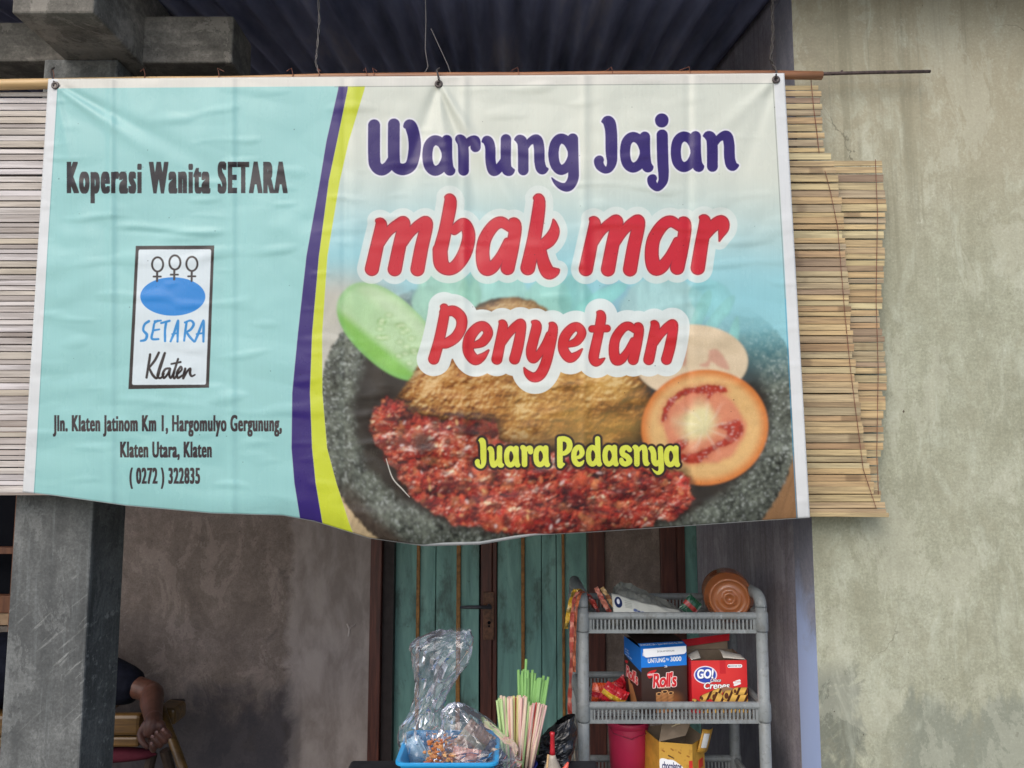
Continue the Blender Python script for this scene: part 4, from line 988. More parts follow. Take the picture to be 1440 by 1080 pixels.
# ================================================================= BANNER
def bump_fn(m):
    w = m.noise(m.pos((1, 1, 1)), 420, 2, .5); f = m.noise(m.pos((1, 1, 1)), 14, 4, .6, .5)
    m.bump(m.math('ADD', m.math('MULTIPLY', w, .25), m.math('MULTIPLY', f, .9)), .16, .004)
    m.rough(m.val(m.noise(m.pos((5, 5, 3)), 2, 4, .6), .35, .65, .20, .36))
_tt = dict(koperasi=text_tris("Koperasi Wanita SETARA", .092, 0, 1.29), jln=text_tris("Jln. Klaten Jatinom Km 1, Hargomulyo Gergunung,", .068, 0, 1.14), utara=text_tris("Klaten Utara, Klaten", .068, 0, 1.14), phone=text_tris("( 0272 ) 322835", .068, 0, 1.14))
ban_m = printed("banner_print", paint_banner(_tt), .3, .26, bump_fn)
CRX = [78, 156, 326, 485, 653, 822, 968, 1110]
def crease(x):
    """folded-cloth memory: flat panels that meet in slight ridges and valleys"""
    h = np.interp(x, CRX, [0, 4.2, -2.6, 3.0, -4.0, 2.6, -2.4, 1.6])
    for i, c in enumerate(CRX[1:-1]):
        sg = (1, 1, -1, 1, 1, -1)[i]; h += sg * (2.6 * math.exp(-((x - c) / 5.5) ** 2) - 1.5 * math.exp(-((x - c - 12) / 9.) ** 2))
    return h * .001
def ridge(x, y, x0, y0, x1, y1, w, amp):
    dx, dy = x1 - x0, y1 - y0; L = math.hypot(dx, dy); t = ((x - x0) * dx + (y - y0) * dy) / L / L
    d = abs((x - x0) * dy - (y - y0) * dx) / L
    if t < -.02 or t > 1.15: return 0
    ww = w * (.35 + .9 * t); e = max(0, 1 - t / 1.15) ** .8 * min(1, (t + .02) * 14)
    return amp * math.exp(-(d / ww) ** 2) * e
def ban_pt(s, t):
    x, y = banner_xy(np.float64(s), np.float64(t)); x = float(x); y = float(y)
    d = crease(x) + .0012 * math.sin((y - 318) / 40.) * math.exp(-abs(x - 230) / 240)
    for (q) in ((617, 118, 760, 345, 13, .010), (617, 118, 540, 330, 16, -.006), (617, 118, 690, 330, 12, -.008), (617, 118, 640, 350, 10, .003), (78, 120, 210, 210, 11, .009), (78, 120, 330, 250, 14, -.007), (78, 120, 120, 330, 10, .004), (1090, 112, 930, 260, 15, .004), (1090, 112, 1010, 330, 14, -.003)):
        d += ridge(x, y, *q)
    for (yy, xa, xb, A, w) in ((322, 150, 330, .0020, 5), (328, 160, 300, -.0016, 4), (342, 500, 800, .0012, 7), (318, 800, 1010, .0014, 5), (566, 150, 300, .0016, 6), (300, 480, 560, .001, 6), (604, 60, 300, .0008, 20)):
        k = min(1, max(0, (x - xa) / 30)) * min(1, max(0, (xb - x) / 30)); d += A * k * math.exp(-((y - yy - 4 * math.sin(x / 37.)) / w) ** 2)
    d += .010 * mnoise.noise((x / 210., y / 190., 3.3)) + .0030 * mnoise.noise((x / 70., y / 95., 7.1)) + .0022 * mnoise.noise((x / 30., y / 24., 1.7)) * max(0, .25 + 1.6 * mnoise.noise((x / 150., y / 130., 9.2))) + .0016 * max(0, mnoise.noise((x / 60. + y / 90., y / 16., 4.4)) - .25) * 3 + .004 * abs(mnoise.noise(((x + y * .5) / 130., (y - x * .3) / 60., 2.8)))
    # belly towards the lower middle and the lower edge rolling under
    d += .016 * math.sin(math.pi * min(1, max(0, s))) * t ** 2
    cu = max(0., t - .955) / .045; k = .2 + .8 * max(0, 1 - abs(s - .58) / .42)
    d -= .020 * cu ** 2 * k
    if t > .9: d += .005 * math.sin(s * 31) * (t - .9) / .1 * (1 - .4 * k)
    return P(x, y, 1.95 - d)
ban = empty("banner", P(585, 700, 1.95), "large printed vinyl food stall banner, turquoise on one side and chilli chicken on the other", "banner")
b = MB(); b.grid(ban_pt, 420, 230); b.build("printed_sheet", ban_m, ban, smooth=True, solid=.0008)
iron = simple("dark_eyelet", srgb(66, 54, 50), .4, .6, .2, 80)
for px, py, tie in ((79, 121, [(77, 117), (73, 108), (72, 98), (76, 95)]), (617, 118.5, [(617, 112), (616, 105), (614, 99), (618, 96)]), (1090.5, 112, [(1091, 108), (1092, 101), (1090, 94), (1086, 92)])):
    e = MB(); c = ban_pt((px - 68) / 1035., (py - 111 + 8 * (px - 68) / 1035.) / 600.) + Vector((0, -.0025, 0))
    V = 20; W_ = 8
    vs = []; 
    for i in range(V):
        a = 2 * math.pi * i / V
        for k in range(W_):
            bb_ = 2 * math.pi * k / W_; r_ = .0078 + .0036 * math.cos(bb_); vs.append(c + Vector((r_ * math.cos(a), .002 * math.sin(bb_), r_ * math.sin(a))))
    e.add(vs, [(i * W_ + k, i * W_ + (k + 1) % W_, ((i + 1) % V) * W_ + (k + 1) % W_, ((i + 1) % V) * W_ + k) for i in range(V) for k in range(W_)])
    eo = e.build("eyelet", iron, ban, smooth=True)
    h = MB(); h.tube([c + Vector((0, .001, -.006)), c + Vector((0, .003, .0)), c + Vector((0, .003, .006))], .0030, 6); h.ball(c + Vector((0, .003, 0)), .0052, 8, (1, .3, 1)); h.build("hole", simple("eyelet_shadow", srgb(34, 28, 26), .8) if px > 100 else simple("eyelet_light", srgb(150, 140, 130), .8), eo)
    t_ = MB(); t_.tube([P(x, y, 1.94 + .02 * i) for i, (x, y) in enumerate(tie)], .0028, 6); t_.build("tie", rope_m, ban)
# ================================================================= TABLE WITH TRAY, BAGS, STRAWS
TZ = .78
blk = simple("black_table_paint", srgb(38, 38, 42), .45, .5, .2, 12)
tx0, tx1 = P(494, 1066, 2.1).x, .23
tab = empty("table", ((tx0 + tx1) / 2, 1.75, 0), "black topped table along the bottom edge carrying the blue tray and straws", "table")
b = MB(); b.box((tx0, 1.35, TZ - .03), (tx1, 2.1, TZ)); b.build("table_top", blk, tab, bevel=.008)
for lx in (tx0 + .04, tx1 - .04):
    for ly in (1.4, 2.05):
        b = MB(); b.box((lx - .02, ly - .02, 0), (lx + .02, ly + .02, TZ - .03)); b.build("leg", blk, tab)
blue = M("sky_blue_plastic", .35); blue.color(srgb(40, 150, 206)); blue.p.inputs["Subsurface Weight"].default_value = 0; blue = blue.m
t0, t1 = P(557, 1073, 1.85).x, P(699, 1079, 1.85).x; tz = P(600, 1072.5, 1.85).z
tray = empty("plastic_tray", ((t0 + t1) / 2, 1.95, TZ), "bright sky blue plastic tray holding fried snacks under clear bags", "tray")
b = MB(); k = .018
def ring(ins, z): return [(t0 + ins, 1.85 + ins, z), (t1 - ins, 1.85 + ins, z), (t1 - ins, 2.06 - ins, z), (t0 + ins, 2.06 - ins, z)]
def bring(ins, z, r=.022):
    out = []
    for cx_, cy_, a0 in ((t0 + ins + r, 1.85 + ins + r, 180), (t1 - ins - r, 1.85 + ins + r, 270), (t1 - ins - r, 2.06 - ins - r, 0), (t0 + ins + r, 2.06 - ins - r, 90)):
        for q in range(5):
            a = math.radians(a0 + q * 22.5); out.append((cx_ + r * math.cos(a), cy_ + r * math.sin(a), z))
    return out
R_ = [bring(.022, TZ + .001), bring(.004, tz - .008), bring(-.004, tz - .008), bring(-.004, tz - .001), bring(-.001, tz), bring(.006, tz - .002), bring(.008, tz - .008), bring(.026, TZ + .005)]
V = sum(R_, []); n = 20; Fs = [(i * n + q, i * n + (q + 1) % n, (i + 1) * n + (q + 1) % n, (i + 1) * n + q) for i in range(7) for q in range(n)] + [tuple(range(n - 1, -1, -1)), tuple(7 * n + q for q in range(n))]
b.add(V, Fs); b.build("tray_body", blue, tray, smooth=False, bevel=.001)
# fried snacks (loose crumbs nobody would count)
fm = M("fried_crackers", .4); fm.color(fm.ramp(fm.island(), [(0, srgb(120, 62, 36)), (.35, srgb(186, 112, 60)), (.7, srgb(214, 164, 108)), (1, srgb(150, 56, 40))])); fm = fm.m
b = MB(); rs = random.Random(3)
for i in range(260):
    p = P(rs.uniform(602, 640), 1072, 1.93); q = Vector((p.x + rs.uniform(-.01, .01), rs.uniform(1.89, 2.0), TZ + .02 + rs.uniform(0, .10) * (1 - abs((p.x - P(620, 1072, 1.93).x)) / .05 * .4)))
    b.ball(q, rs.uniform(.003, .0075), 7, (rs.uniform(.6, 1.3), rs.uniform(.6, 1.2), rs.uniform(.4, .9)), .7, i)
tag(b.build("fried_crackers", fm), "orange brown fried crumbs heaped in the blue tray", "snack", kind="stuff")
def packet(name, c, w, h, d, mat, label, cat, yaw=0, roll=0, seed=1, mat2=None, cr=.18):
    """small sealed foil pouch: pillow with crimped ends"""
    b = MB(); nu, nv = 16, 12
    R = Matrix.Rotation(yaw, 3, 'Z') @ Matrix.Rotation(roll, 3, 'Y')
    for sgn in (-1, 1):
        def fn(u, v, sgn=sgn):
            x = (u - .5) * w; z = (v - .5) * h
            e = (1 - abs(2 * u - 1) ** 4) * (1 - abs(2 * v - 1) ** 3)
            k = mnoise.noise((u * 4 + seed, v * 4, seed * 2.2)) * cr
            return Vector(c) + R @ Vector((x * (1 - .06 * e), sgn * d / 2 * e * (1 + k) + .003 * math.sin(u * 55) * (1 - e) , z * (1 - .05 * math.sin(math.pi * u))))
        b.grid(fn, nu, nv, mi=0, uv=False)
    if mat2:
        for i, (q) in enumerate(b.f):
            if (i // nu) % nv in (4, 5, 6): b.mi[i] = 1
    return tag(b.build(name, [mat] + ([mat2] if mat2 else []), weld=True), label, cat)
foil = lambda n, c, r=.28: simple(n, c, r, .7, .15, 18, bump=.15)
packet("snack_packet", P(668, 1040, 1.97), .085, .07, .03, foil("bronze_foil", srgb(120, 88, 62)), "bronze brown snack packet inside the clear dome bag", "packet", .3, .7, 2, foil("olive_foil", srgb(112, 104, 78)))
packet("snack_packet", P(692, 1062, 1.97), .06, .06, .03, foil("navy_foil", srgb(30, 38, 62)), "dark navy snack packet at the right foot of the clear dome bag", "packet", -.2, .8, 5)
packet("snack_packet", P(584, 1056, 1.98), .05, .075, .02, foil("pale_blue_foil", srgb(150, 186, 206)), "pale blue snack packet in the left corner of the blue tray", "packet", .2, -.5, 7)
packet("snack_packet", P(655, 1066, 1.92), .07, .05, .03, foil("salmon_foil", srgb(172, 110, 92)), "salmon pink snack packet lying beside the fried crumbs in the tray", "packet", .1, .2, 9)
# clear bags
pm_ = bpy.data.materials.new("clear_film"); pm_.use_nodes = True; N = pm_.node_tree.nodes; L = pm_.node_tree.links
for q in list(N): N.remove(q)
out = N.new("ShaderNodeOutputMaterial"); tr = N.new("ShaderNodeBsdfTransparent"); tr.inputs[0].default_value = (.93, .94, .96, 1); gl = N.new("ShaderNodeBsdfGlossy"); gl.inputs["Roughness"].default_value = .2
gl.inputs["Color"].default_value = (.95, .96, 1, 1); df = N.new("ShaderNodeBsdfDiffuse"); df.inputs[0].default_value = (.62, .66, .74, 1)
fr_ = N.new("ShaderNodeFresnel"); fr_.inputs[0].default_value = 1.42
tc = N.new("ShaderNodeTexCoord"); nt = N.new("ShaderNodeTexNoise"); nt.inputs["Scale"].default_value = 13; nt.inputs["Detail"].default_value = 3; L.new(tc.outputs["Object"], nt.inputs["Vector"])
bp = N.new("ShaderNodeBump"); bp.inputs["Strength"].default_value = .4; bp.inputs["Distance"].default_value = .02; L.new(nt.outputs[0], bp.inputs["Height"]); L.new(bp.outputs[0], gl.inputs["Normal"])
m1 = N.new("ShaderNodeMixShader"); m2 = N.new("ShaderNodeMixShader"); m2.inputs[0].default_value = .05; ma = N.new("ShaderNodeMath"); ma.operation = 'MULTIPLY_ADD'; ma.inputs[1].default_value = .95; ma.inputs[2].default_value = .035
L.new(fr_.outputs[0], ma.inputs[0]); L.new(ma.outputs[0], m1.inputs[0]); L.new(tr.outputs[0], m1.inputs[1]); L.new(gl.outputs[0], m1.inputs[2]); L.new(m1.outputs[0], m2.inputs[1]); L.new(df.outputs[0], m2.inputs[2]); L.new(m2.outputs[0], out.inputs[0])
def bag(name, secs, Yc, depth, label, seed, crk=.012, open_top=True, nr=46, nl=40):
    """crinkled film lofted through rings (y, centre x, half width)"""
    ys = [s[0] for s in secs]; b = MB()
    def fn(u, v):
        i = v * (len(secs) - 1); k = min(int(i), len(secs) - 2); t = i - k; t = t * t * (3 - 2 * t)
        y, cx, hw = (secs[k][q] + (secs[k + 1][q] - secs[k][q]) * t for q in range(3))
        a = 2 * math.pi * u + .5 * math.sin(v * 5 + seed)
        c = P(cx, y, Yc); r = hw * Yc / 1060.
        w = mnoise.noise((math.cos(a) * 2.0 + seed, math.sin(a) * 2.0, v * 5)) ; w2 = abs(mnoise.noise((math.cos(a) * 4.2 + seed, math.sin(a) * 4.2 + v * 3, v * 10 + 3)))
        w3 = abs(mnoise.noise((math.cos(a) * 9 + seed, math.sin(a) * 9 - v * 4, v * 22 + 3)))
        k2 = 1 + .20 * w
        return c + Vector((math.cos(a) * r * k2 - crk * w2 * math.cos(a), math.sin(a) * (r * depth + .006) * k2 - crk * (w2 * 1.5 + w3 * .3) * math.sin(a), crk * (w2 - .3) * .9 + .002 * w3))
    b.grid(fn, nr, nl, uv=False)
    b.f = [t for q in b.f for t in ((q[0], q[1], q[2]), (q[0], q[2], q[3]))]; b.uv = [None] * len(b.f); b.mi = [0] * len(b.f)
    return tag(b.build(name, pm_, weld=True), label, "plastic bag")
bag("clear_plastic_bag", [(1071, 618, 46), (1056, 604, 44), (1040, 594, 36), (1020, 592, 30), (1000, 599, 23), (980, 606, 23), (955, 614, 30), (930, 620, 40), (908, 621, 46), (897, 626, 40), (890, 634, 30), (885, 642, 22)], 1.985, .40, "tall clear crinkled plastic bag with a flared open top in front of the door", 2.0, .014)
bag("clear_plastic_bag", [(1072, 672, 64), (1058, 672, 60), (1042, 668, 52), (1026, 660, 42), (1010, 652, 33), (998, 645, 24), (991, 642, 14), (989, 641, 3)], 1.955, .62, "low clear dome shaped plastic bag of snack packets beside the straws", 6.0, .011)
# straws in a blue cup
cupm = M("royal_blue_plastic", .3); cupm.color(srgb(34, 46, 128)); cc = P(729, 1080, 1.99)
b = MB(); ch = P(729, 1074, 1.99).z - TZ
b.lathe((cc.x, 1.99, TZ), (0, 0, 1), [(.0, .001), (.036, .001), (.048, ch), (.050, ch + .001), (.047, ch), (.035, .006), (0, .006)], 32)
tag(b.build("plastic_cup", cupm.m, smooth=True), "royal blue plastic cup stuffed with drinking straws on the table", "cup")
def straw_mat(name, c1, c2=None):
    m = M(name, .3, .5)
    if c2:
        w = m.xyz(m.pos((1, 1, 1), 'Object')); m_ang = m.math('ARCTAN2', w[1], w[0]); st = m.math('SINE', m.math('ADD', m.math('MULTIPLY', m_ang, 2.0), m.math('MULTIPLY', w[2], 0)))
        m.color(m.mix(m.val(st, .25, .35), c1, c2))
    else: m.color(c1)
    m.p.inputs["Transmission Weight"].default_value = .25; m.p.inputs["IOR"].default_value = 1.2
    return m.m
kinds = {'green': (straw_mat("green_straw", srgb(138, 186, 112)), .0034), 'lime': (straw_mat("pale_lime_straw", srgb(186, 214, 150)), .0030), 'cream': (straw_mat("cream_straw", srgb(226, 204, 180)), .0034), 'red': (straw_mat("red_straw", srgb(226, 210, 196), srgb(198, 60, 60)), .0034), 'yellow': (straw_mat("yellow_straw", srgb(214, 208, 140)), .0034), 'pink': (straw_mat("pink_straw", srgb(226, 190, 182), srgb(206, 150, 144)), .0034)}
proto = {}
def straw(kind, x_top, y_top, x_bot, y_bot, Yt, Yb, label, group):
    a = P(x_bot, y_bot, Yb); c = P(x_top, y_top, Yt); d = (c - a); dn = d.normalized()
    Ls = .195
    if kind not in proto:
        m, r = kinds[kind]; b = MB(); b.tube([(0, 0, 0), (0, 0, Ls)], r, 12, cap=False); 
        o = b.build("drinking_straw", m, smooth=True, origin=(0, 0, 0), solid=.0004); proto[kind] = o
    else:
        o = proto[kind].copy(); SC.collection.objects.link(o)
    o.location = c - dn * Ls; o.rotation_mode = 'QUATERNION'; o.rotation_quaternion = dn.to_track_quat('Z', 'Y') @ Matrix.Rotation(rs.uniform(0, 6.28), 4, 'Z').to_quaternion()
    tag(o, label, "straw", group)
rs = random.Random(12)
LB = {'lime': "pale lime straw standing in the blue cup", 'cream': "cream straw standing in the blue cup", 'red': "red and white striped straw standing in the blue cup", 'yellow': "pale yellow straw standing in the blue cup", 'pink': "pinkish striped straw standing in the blue cup"}
order = ['lime', 'lime', 'lime', 'cream', 'lime', 'cream', 'pink', 'cream', 'yellow', 'red', 'yellow', 'cream', 'pink', 'red', 'cream', 'lime', 'cream', 'pink', 'cream', 'red', 'cream', 'pink', 'cream', 'pink']
for i, kd in enumerate(order):
    u = i / (len(order) - 1); x = 699 + 68 * u + rs.uniform(-1, 1)
    straw(kd, x, 984 - 5 * math.sin(u * 3.1) + (10 if u > .62 else 0) + rs.uniform(-3, 3), 709 + 40 * u, 1076, 1.965 + rs.uniform(-.012, .012), 1.985 + rs.uniform(-.012, .012), LB[kd], kd + " straws in the cup")
for i, kd in enumerate(['cream', 'pink', 'lime', 'cream', 'pink', 'cream', 'yellow', 'pink', 'lime', 'cream', 'red', 'cream']):
    u = i / 11; straw(kd, 704 + 60 * u + rs.uniform(-1, 1), 984 + (7 if u > .62 else -4) + rs.uniform(-3, 3), 713 + 34 * u, 1076, 1.995, 2.0, LB[kd], kd + " straws in the cup")
for i in range(17):
    u = i / 16; yt = 946 + rs.uniform(-6, 8) + (6 if u > .6 else 0)
    straw('green', 730 + 38 * u + rs.uniform(-1.5, 1.5), yt, 733 + 22 * u, 1040, 2.015 + rs.uniform(-.01, .01), 2.01 + rs.uniform(-.008, .008), "bright green straw standing behind the shorter ones in the cup", "green straws in the cup")
straw('green', 740, 927, 735, 1040, 2.012, 2.008, "bright green straw standing behind the shorter ones in the cup", "green straws in the cup")
straw('green', 729, 942, 731, 1040, 2.012, 2.008, "bright green straw standing behind the shorter ones in the cup", "green straws in the cup")
straw('green', 771, 952, 758, 1040, 2.012, 2.008, "bright green straw standing behind the shorter ones in the cup", "green straws in the cup")
# sauce bottle, wooden stick, red tip, black bag
bp0 = P(777, 1080, 1.98); bt = empty("sauce_bottle", (bp0.x, 1.98, TZ), "small pale sauce bottle with a long red nozzle cap, right of the straws", "bottle")
zc_ = P(777, 1061, 1.98).z - TZ; ze = P(776, 1029, 1.98).z - TZ
b = MB(); b.lathe((bp0.x, 1.98, TZ), (0, 0, 1), [(0, 0), (.022, .001), (.024, .01), (.022, zc_ * .45), (.010, zc_ * .85), (.0075, zc_), (0, zc_)], 20); b.build("bottle_body", simple("cloudy_plastic", srgb(176, 166, 150), .35), bt, smooth=True)
b = MB(); b.lathe((bp0.x, 1.98, TZ), (0, 0, 1), [(0, zc_ - .002), (.0075, zc_ - .001), (.0065, zc_ + .01), (.0055, ze - .01), (.0062, ze - .008), (.0062, ze - .001), (0, ze)], 16); b.build("nozzle_cap", simple("red_cap", srgb(176, 34, 44), .35), bt, smooth=True)
b = MB(); b.tube([P(768, 1095, 1.94), P(771, 1061, 1.95)], .0026, 8); tag(b.build("wooden_stick", simple("pale_wood", srgb(200, 164, 116), .7), smooth=True), "thin pale wooden stick in front of the red capped bottle", "stick")
b = MB(); b.tube([P(789, 1120, 1.93), P(793, 1085, 1.93), P(796, 1079, 1.93), P(799, 1072, 1.93)], [.012, .010, .006, .0025], 12); tag(b.build("squeeze_bottle_tip", simple("coral_plastic", srgb(214, 90, 72), .35), smooth=True), "coral red pointed tip of a squeeze bottle at the bottom edge", "bottle tip")
def blob(name, c, r, sc, mat, label, cat, jit=.5, seed=3, n=28):
    b = MB(); b.ball(c, r, n, sc, jit, seed); return tag(b.build(name, mat, weld=True), label, cat)
blkbag = simple("black_film", srgb(20, 20, 24), .3, .6, .1, 10, bump=.3)
b = MB(); q = P(780, 1062, 2.06)
def bagpt(u, v):
    a = 2 * math.pi * u; h = v; r = (.085 - .05 * h ** 1.5) * (1 + .25 * mnoise.noise((math.cos(a) * 1.6, math.sin(a) * 1.6, h * 4)) - .12 * abs(mnoise.noise((math.cos(a) * 4, math.sin(a) * 4, h * 9))))
    return Vector((q.x - .005 + r * math.cos(a) * .75 + .035 * h, q.y + .05 + r * math.sin(a) * .7, TZ + .003 + h * (P(790, 1022, 2.06).z - TZ) * (1 + .12 * math.cos(a))))
b.grid(bagpt, 48, 30, uv=False); tag(b.build("black_plastic_bag", blkbag, weld=True), "crumpled black plastic bag on the table beside the plastic rack", "plastic bag")

# ================================================================= PLASTIC RACK
gp = M("grey_rack_plastic", .5, .4); v = gp.pos((1, 1, 1)); a = gp.noise(v, 60, 5, .7); c = gp.noise(v, 9, 4, .6)
cc_ = gp.ramp(c, [(.3, srgb(112, 117, 119)), (.7, srgb(136, 141, 141))]); cc_ = gp.mix(gp.val(a, .50, .70, 0, .45), cc_, srgb(82, 80, 76)); cc_ = gp.mix(gp.val(gp.noise(gp.pos((3, 3, 1)), 5, 5, .7, .8), .52, .68, 0, .45), cc_, srgb(96, 92, 84)); cc_ = gp.mix(gp.val(gp.noise(gp.pos((30, 30, 5)), 4, 4, .6), .62, .72, 0, .4), cc_, srgb(188, 192, 192)); gp.color(cc_); gp.bump(a, .12, .002); gp = gp.m
RX0, RX1, RY0, RY1 = P(820, 950, 2.2).x, P(1073, 950, 2.2).x, 2.2, 2.5
rack = empty("plastic_rack", ((RX0 + RX1) / 2, 2.35, 0), "grey plastic four tier rack with slotted shelf rims beside the recess wall", "rack")
TOPZ = P(820, 848, 2.2).z
SH = [P(900, 862, 2.2).z, P(900, 988, 2.2).z]; SH.append(SH[1] - .262); SH.append(SH[2] - .262)
for px in (RX0, RX1):
    for py in (RY0, RY1):
        b = MB(); b.tube([(px, py, .0), (px, py, TOPZ - .012)], .0165, 18)
        for z in SH: b.tube([(px, py, z - .052), (px, py, z - .046), (px, py, z - .002), (px, py, z + .004)], [.0175, .0195, .0195, .0175], 18)
        b.build("post", gp, rack, smooth=True, bevel=0)
    b = MB(); q = [(px, RY0, TOPZ - .012)] + [(px, RY0 + .04 - .04 * math.cos(a), TOPZ - .012 + .032 * math.sin(a)) for a in np.linspace(.2, 1.57, 6)] + [(px, RY1 - .04 + .04 * math.sin(a), TOPZ - .012 + .032 * math.cos(a)) for a in np.linspace(0, 1.57, 6)]
    b.tube(q, .0168, 16); b.build("top_loop", gp, rack, smooth=True)
for z in SH:
    b = MB(); x0, x1 = RX0 + .012, RX1 - .012
    for yy, sg in ((RY0, 1), (RY1, -1)):
        b.tube([(x0 - .004, yy, z - .008), (x1 + .004, yy, z - .008)], .0105, 12)
        b.box((x0, yy - .006, z - .056), (x1, yy + .006, z - .046))
        b.box((x0, yy - .005, z - .046), (x0 + .014, yy + .005, z - .016)); b.box((x1 - .014, yy - .005, z - .046), (x1, yy + .005, z - .016))
        nb = 40
        for i in range(nb + 1):
            xx = x0 + .019 + (x1 - x0 - .038) * i / nb
            b.box((xx - .0024, yy - .004, z - .0465), (xx + .0024, yy + .004, z - .015))
    for xx in (RX0, RX1):
        b.tube([(xx, RY0 + .012, z - .008), (xx, RY1 - .012, z - .008)], .0095, 10); b.box((xx - .005, RY0 + .014, z - .056), (xx + .005, RY1 - .014, z - .047))
        for i in range(17):
            yy = RY0 + .02 + (RY1 - RY0 - .04) * i / 16; b.box((xx - .004, yy - .0024, z - .0475), (xx + .004, yy + .0024, z - .014))
    for i in range(13): 
        yy = RY0 + .01 + (RY1 - RY0 - .02) * i / 12; b.box((x0, yy - .006, z - .054), (x1, yy + .006, z - .050))
    for i in range(9):
        xx = x0 + .02 + (x1 - x0 - .04) * i / 8; b.box((xx - .004, RY0 + .006, z - .0565), (xx + .004, RY1 - .006, z - .0545))
    b.build("shelf", gp, rack)
FL = [z - .049 for z in SH]

# ---- printed boxes
WHT = lin((240, 240, 238))
def canvas(x0, y0, x1, y1, W, base):
    H = int(W * (y1 - y0) / (x1 - x0)); X_, Y_ = np.meshgrid(x0 + (np.arange(W) + .5) / W * (x1 - x0), y0 + (np.arange(H) + .5) / H * (y1 - y0))
    cv = Canvas(X_, Y_, base); cv.prep(); return cv
def soft(cv, cx, cy, rx, ry, col, al=1., e0=1.03, e1=.97):
    cv.fill(smooth(e0, e1, np.hypot((cv.X - cx) / rx, (cv.Y - cy) / ry)) * al, lin(col))
def rolls_word(cv, x0, y0, x1, y1, k=1.):
    for dx, dy in ((-5, 0), (5, 0), (0, -5), (0, 5), (-4, -4), (4, 4), (-4, 4), (4, -4)):
        cv.mesh_text(text_tris("Roll's", .05, .12, .92), x0 + dx * k, y0 + dy * k, x1 + dx * k, y1 + dy * k, lin((246, 226, 220)))
    cv.mesh_text(text_tris("Roll's", .035, .12, .92), x0, y0, x1, y1, lin((214, 40, 48)))
def art_rolls_front():
    cv = canvas(245, 185, 750, 862, 420, (60, 42, 36)); X, Y = cv.X, cv.Y
    soft(cv, 560, 740, 190, 130, (156, 96, 52), .8, 1.0, .1)
    cv.fill(smooth(386, 383, Y), lin((24, 124, 220)))
    cv.mesh_text(text_tris("BORONG 24 + 2pcs", .02), 262, 228, 706, 276, WHT)
    cv.mesh_text(text_tris("UNTUNG", .03), 318, 292, 511, 341, WHT); cv.mesh_text(text_tris("Rp", .02), 524, 298, 553, 330, WHT); cv.mesh_text(text_tris("3000", .03), 568, 289, 692, 338, WHT)
    cv.mesh_text(text_tris("26", .01), 500, 372, 532, 396, WHT)
    f = cv.poly_sdf([(305, 455), (340, 425), (412, 415), (380, 450), (372, 478), (330, 500)]); cv.fill(cv.cov(f), lin((206, 30, 40))); cv.mesh_text(text_tris("nabati", .02, .2), 312, 442, 372, 470, WHT)
    rolls_word(cv, 368, 446, 634, 602); cv.mesh_text(text_tris("WAFER STICK", .01), 434, 597, 564, 614, lin((226, 196, 168)))
    for cx, w, y0 in ((434, 34, 650), (500, 40, 632), (566, 34, 650)):
        m = (np.abs(X - cx) < w) * smooth(y0, y0 + 14, Y + 10 * ((X - cx) / w) ** 2)
        sh = .55 + .55 * np.cos((X - cx) / w * 1.3 + .3) + .12 * np.sin((Y + X * .5) / 6)
        cv.fill(m, lin((170, 116, 70)) * sh[..., None]); soft(cv, cx, y0 + 14, w * .92, 17, (204, 156, 104)); soft(cv, cx, y0 + 16, w * .6, 11, (52, 30, 22))
    return cv.img
def art_rolls_side():
    cv = canvas(60, 120, 245, 862, 160, (54, 38, 34)); X, Y = cv.X, cv.Y
    cv.fill(smooth(3, 0, Y - (328 + (X - 60) * .32)), lin((20, 112, 206)))
    for i, w in enumerate((30, 38, 62)): cv.mesh_text(text_tris(("ISI 24", "+ 2 PCS", "UNTUNG 3000")[i], .01), 72, 242 + 26 * i + .3 * w, 72 + w * 1.2, 258 + 26 * i + .3 * w, WHT)
    f = cv.poly_sdf([(66, 410), (80, 388), (104, 384), (96, 410), (80, 424)]); cv.fill(cv.cov(f), lin((206, 30, 40)))
    rolls_word(cv, 80, 432, 208, 572, .7)
    for i in range(2):
        f = cv.field(); cv.stroke(f, [(112 + i * 26, 590 + i * 30, 12), (140 + i * 34, 760, 18), (150 + i * 34, 862, 20)]); cv.fill(cv.cov(f), lin((176, 122, 78))); 
    return cv.img
def art_rolls_flap():
    cv = canvas(220, 95, 735, 190, 420, (24, 118, 214)); cv.fill(smooth(112, 108, cv.Y), lin((54, 40, 36)))
    cv.mesh_text(text_tris("BORONG 24 + 2pcs UNTUNG Rp 3000", .015), 236, 122, 720, 158, WHT); return cv.img
def art_tab():
    cv = canvas(0, 0, 500, 90, 320, (236, 238, 240)); cv.mesh_text(text_tris("DI DALAM KEMASAN", .01), 160, 30, 360, 52, lin((90, 96, 106))); return cv.img
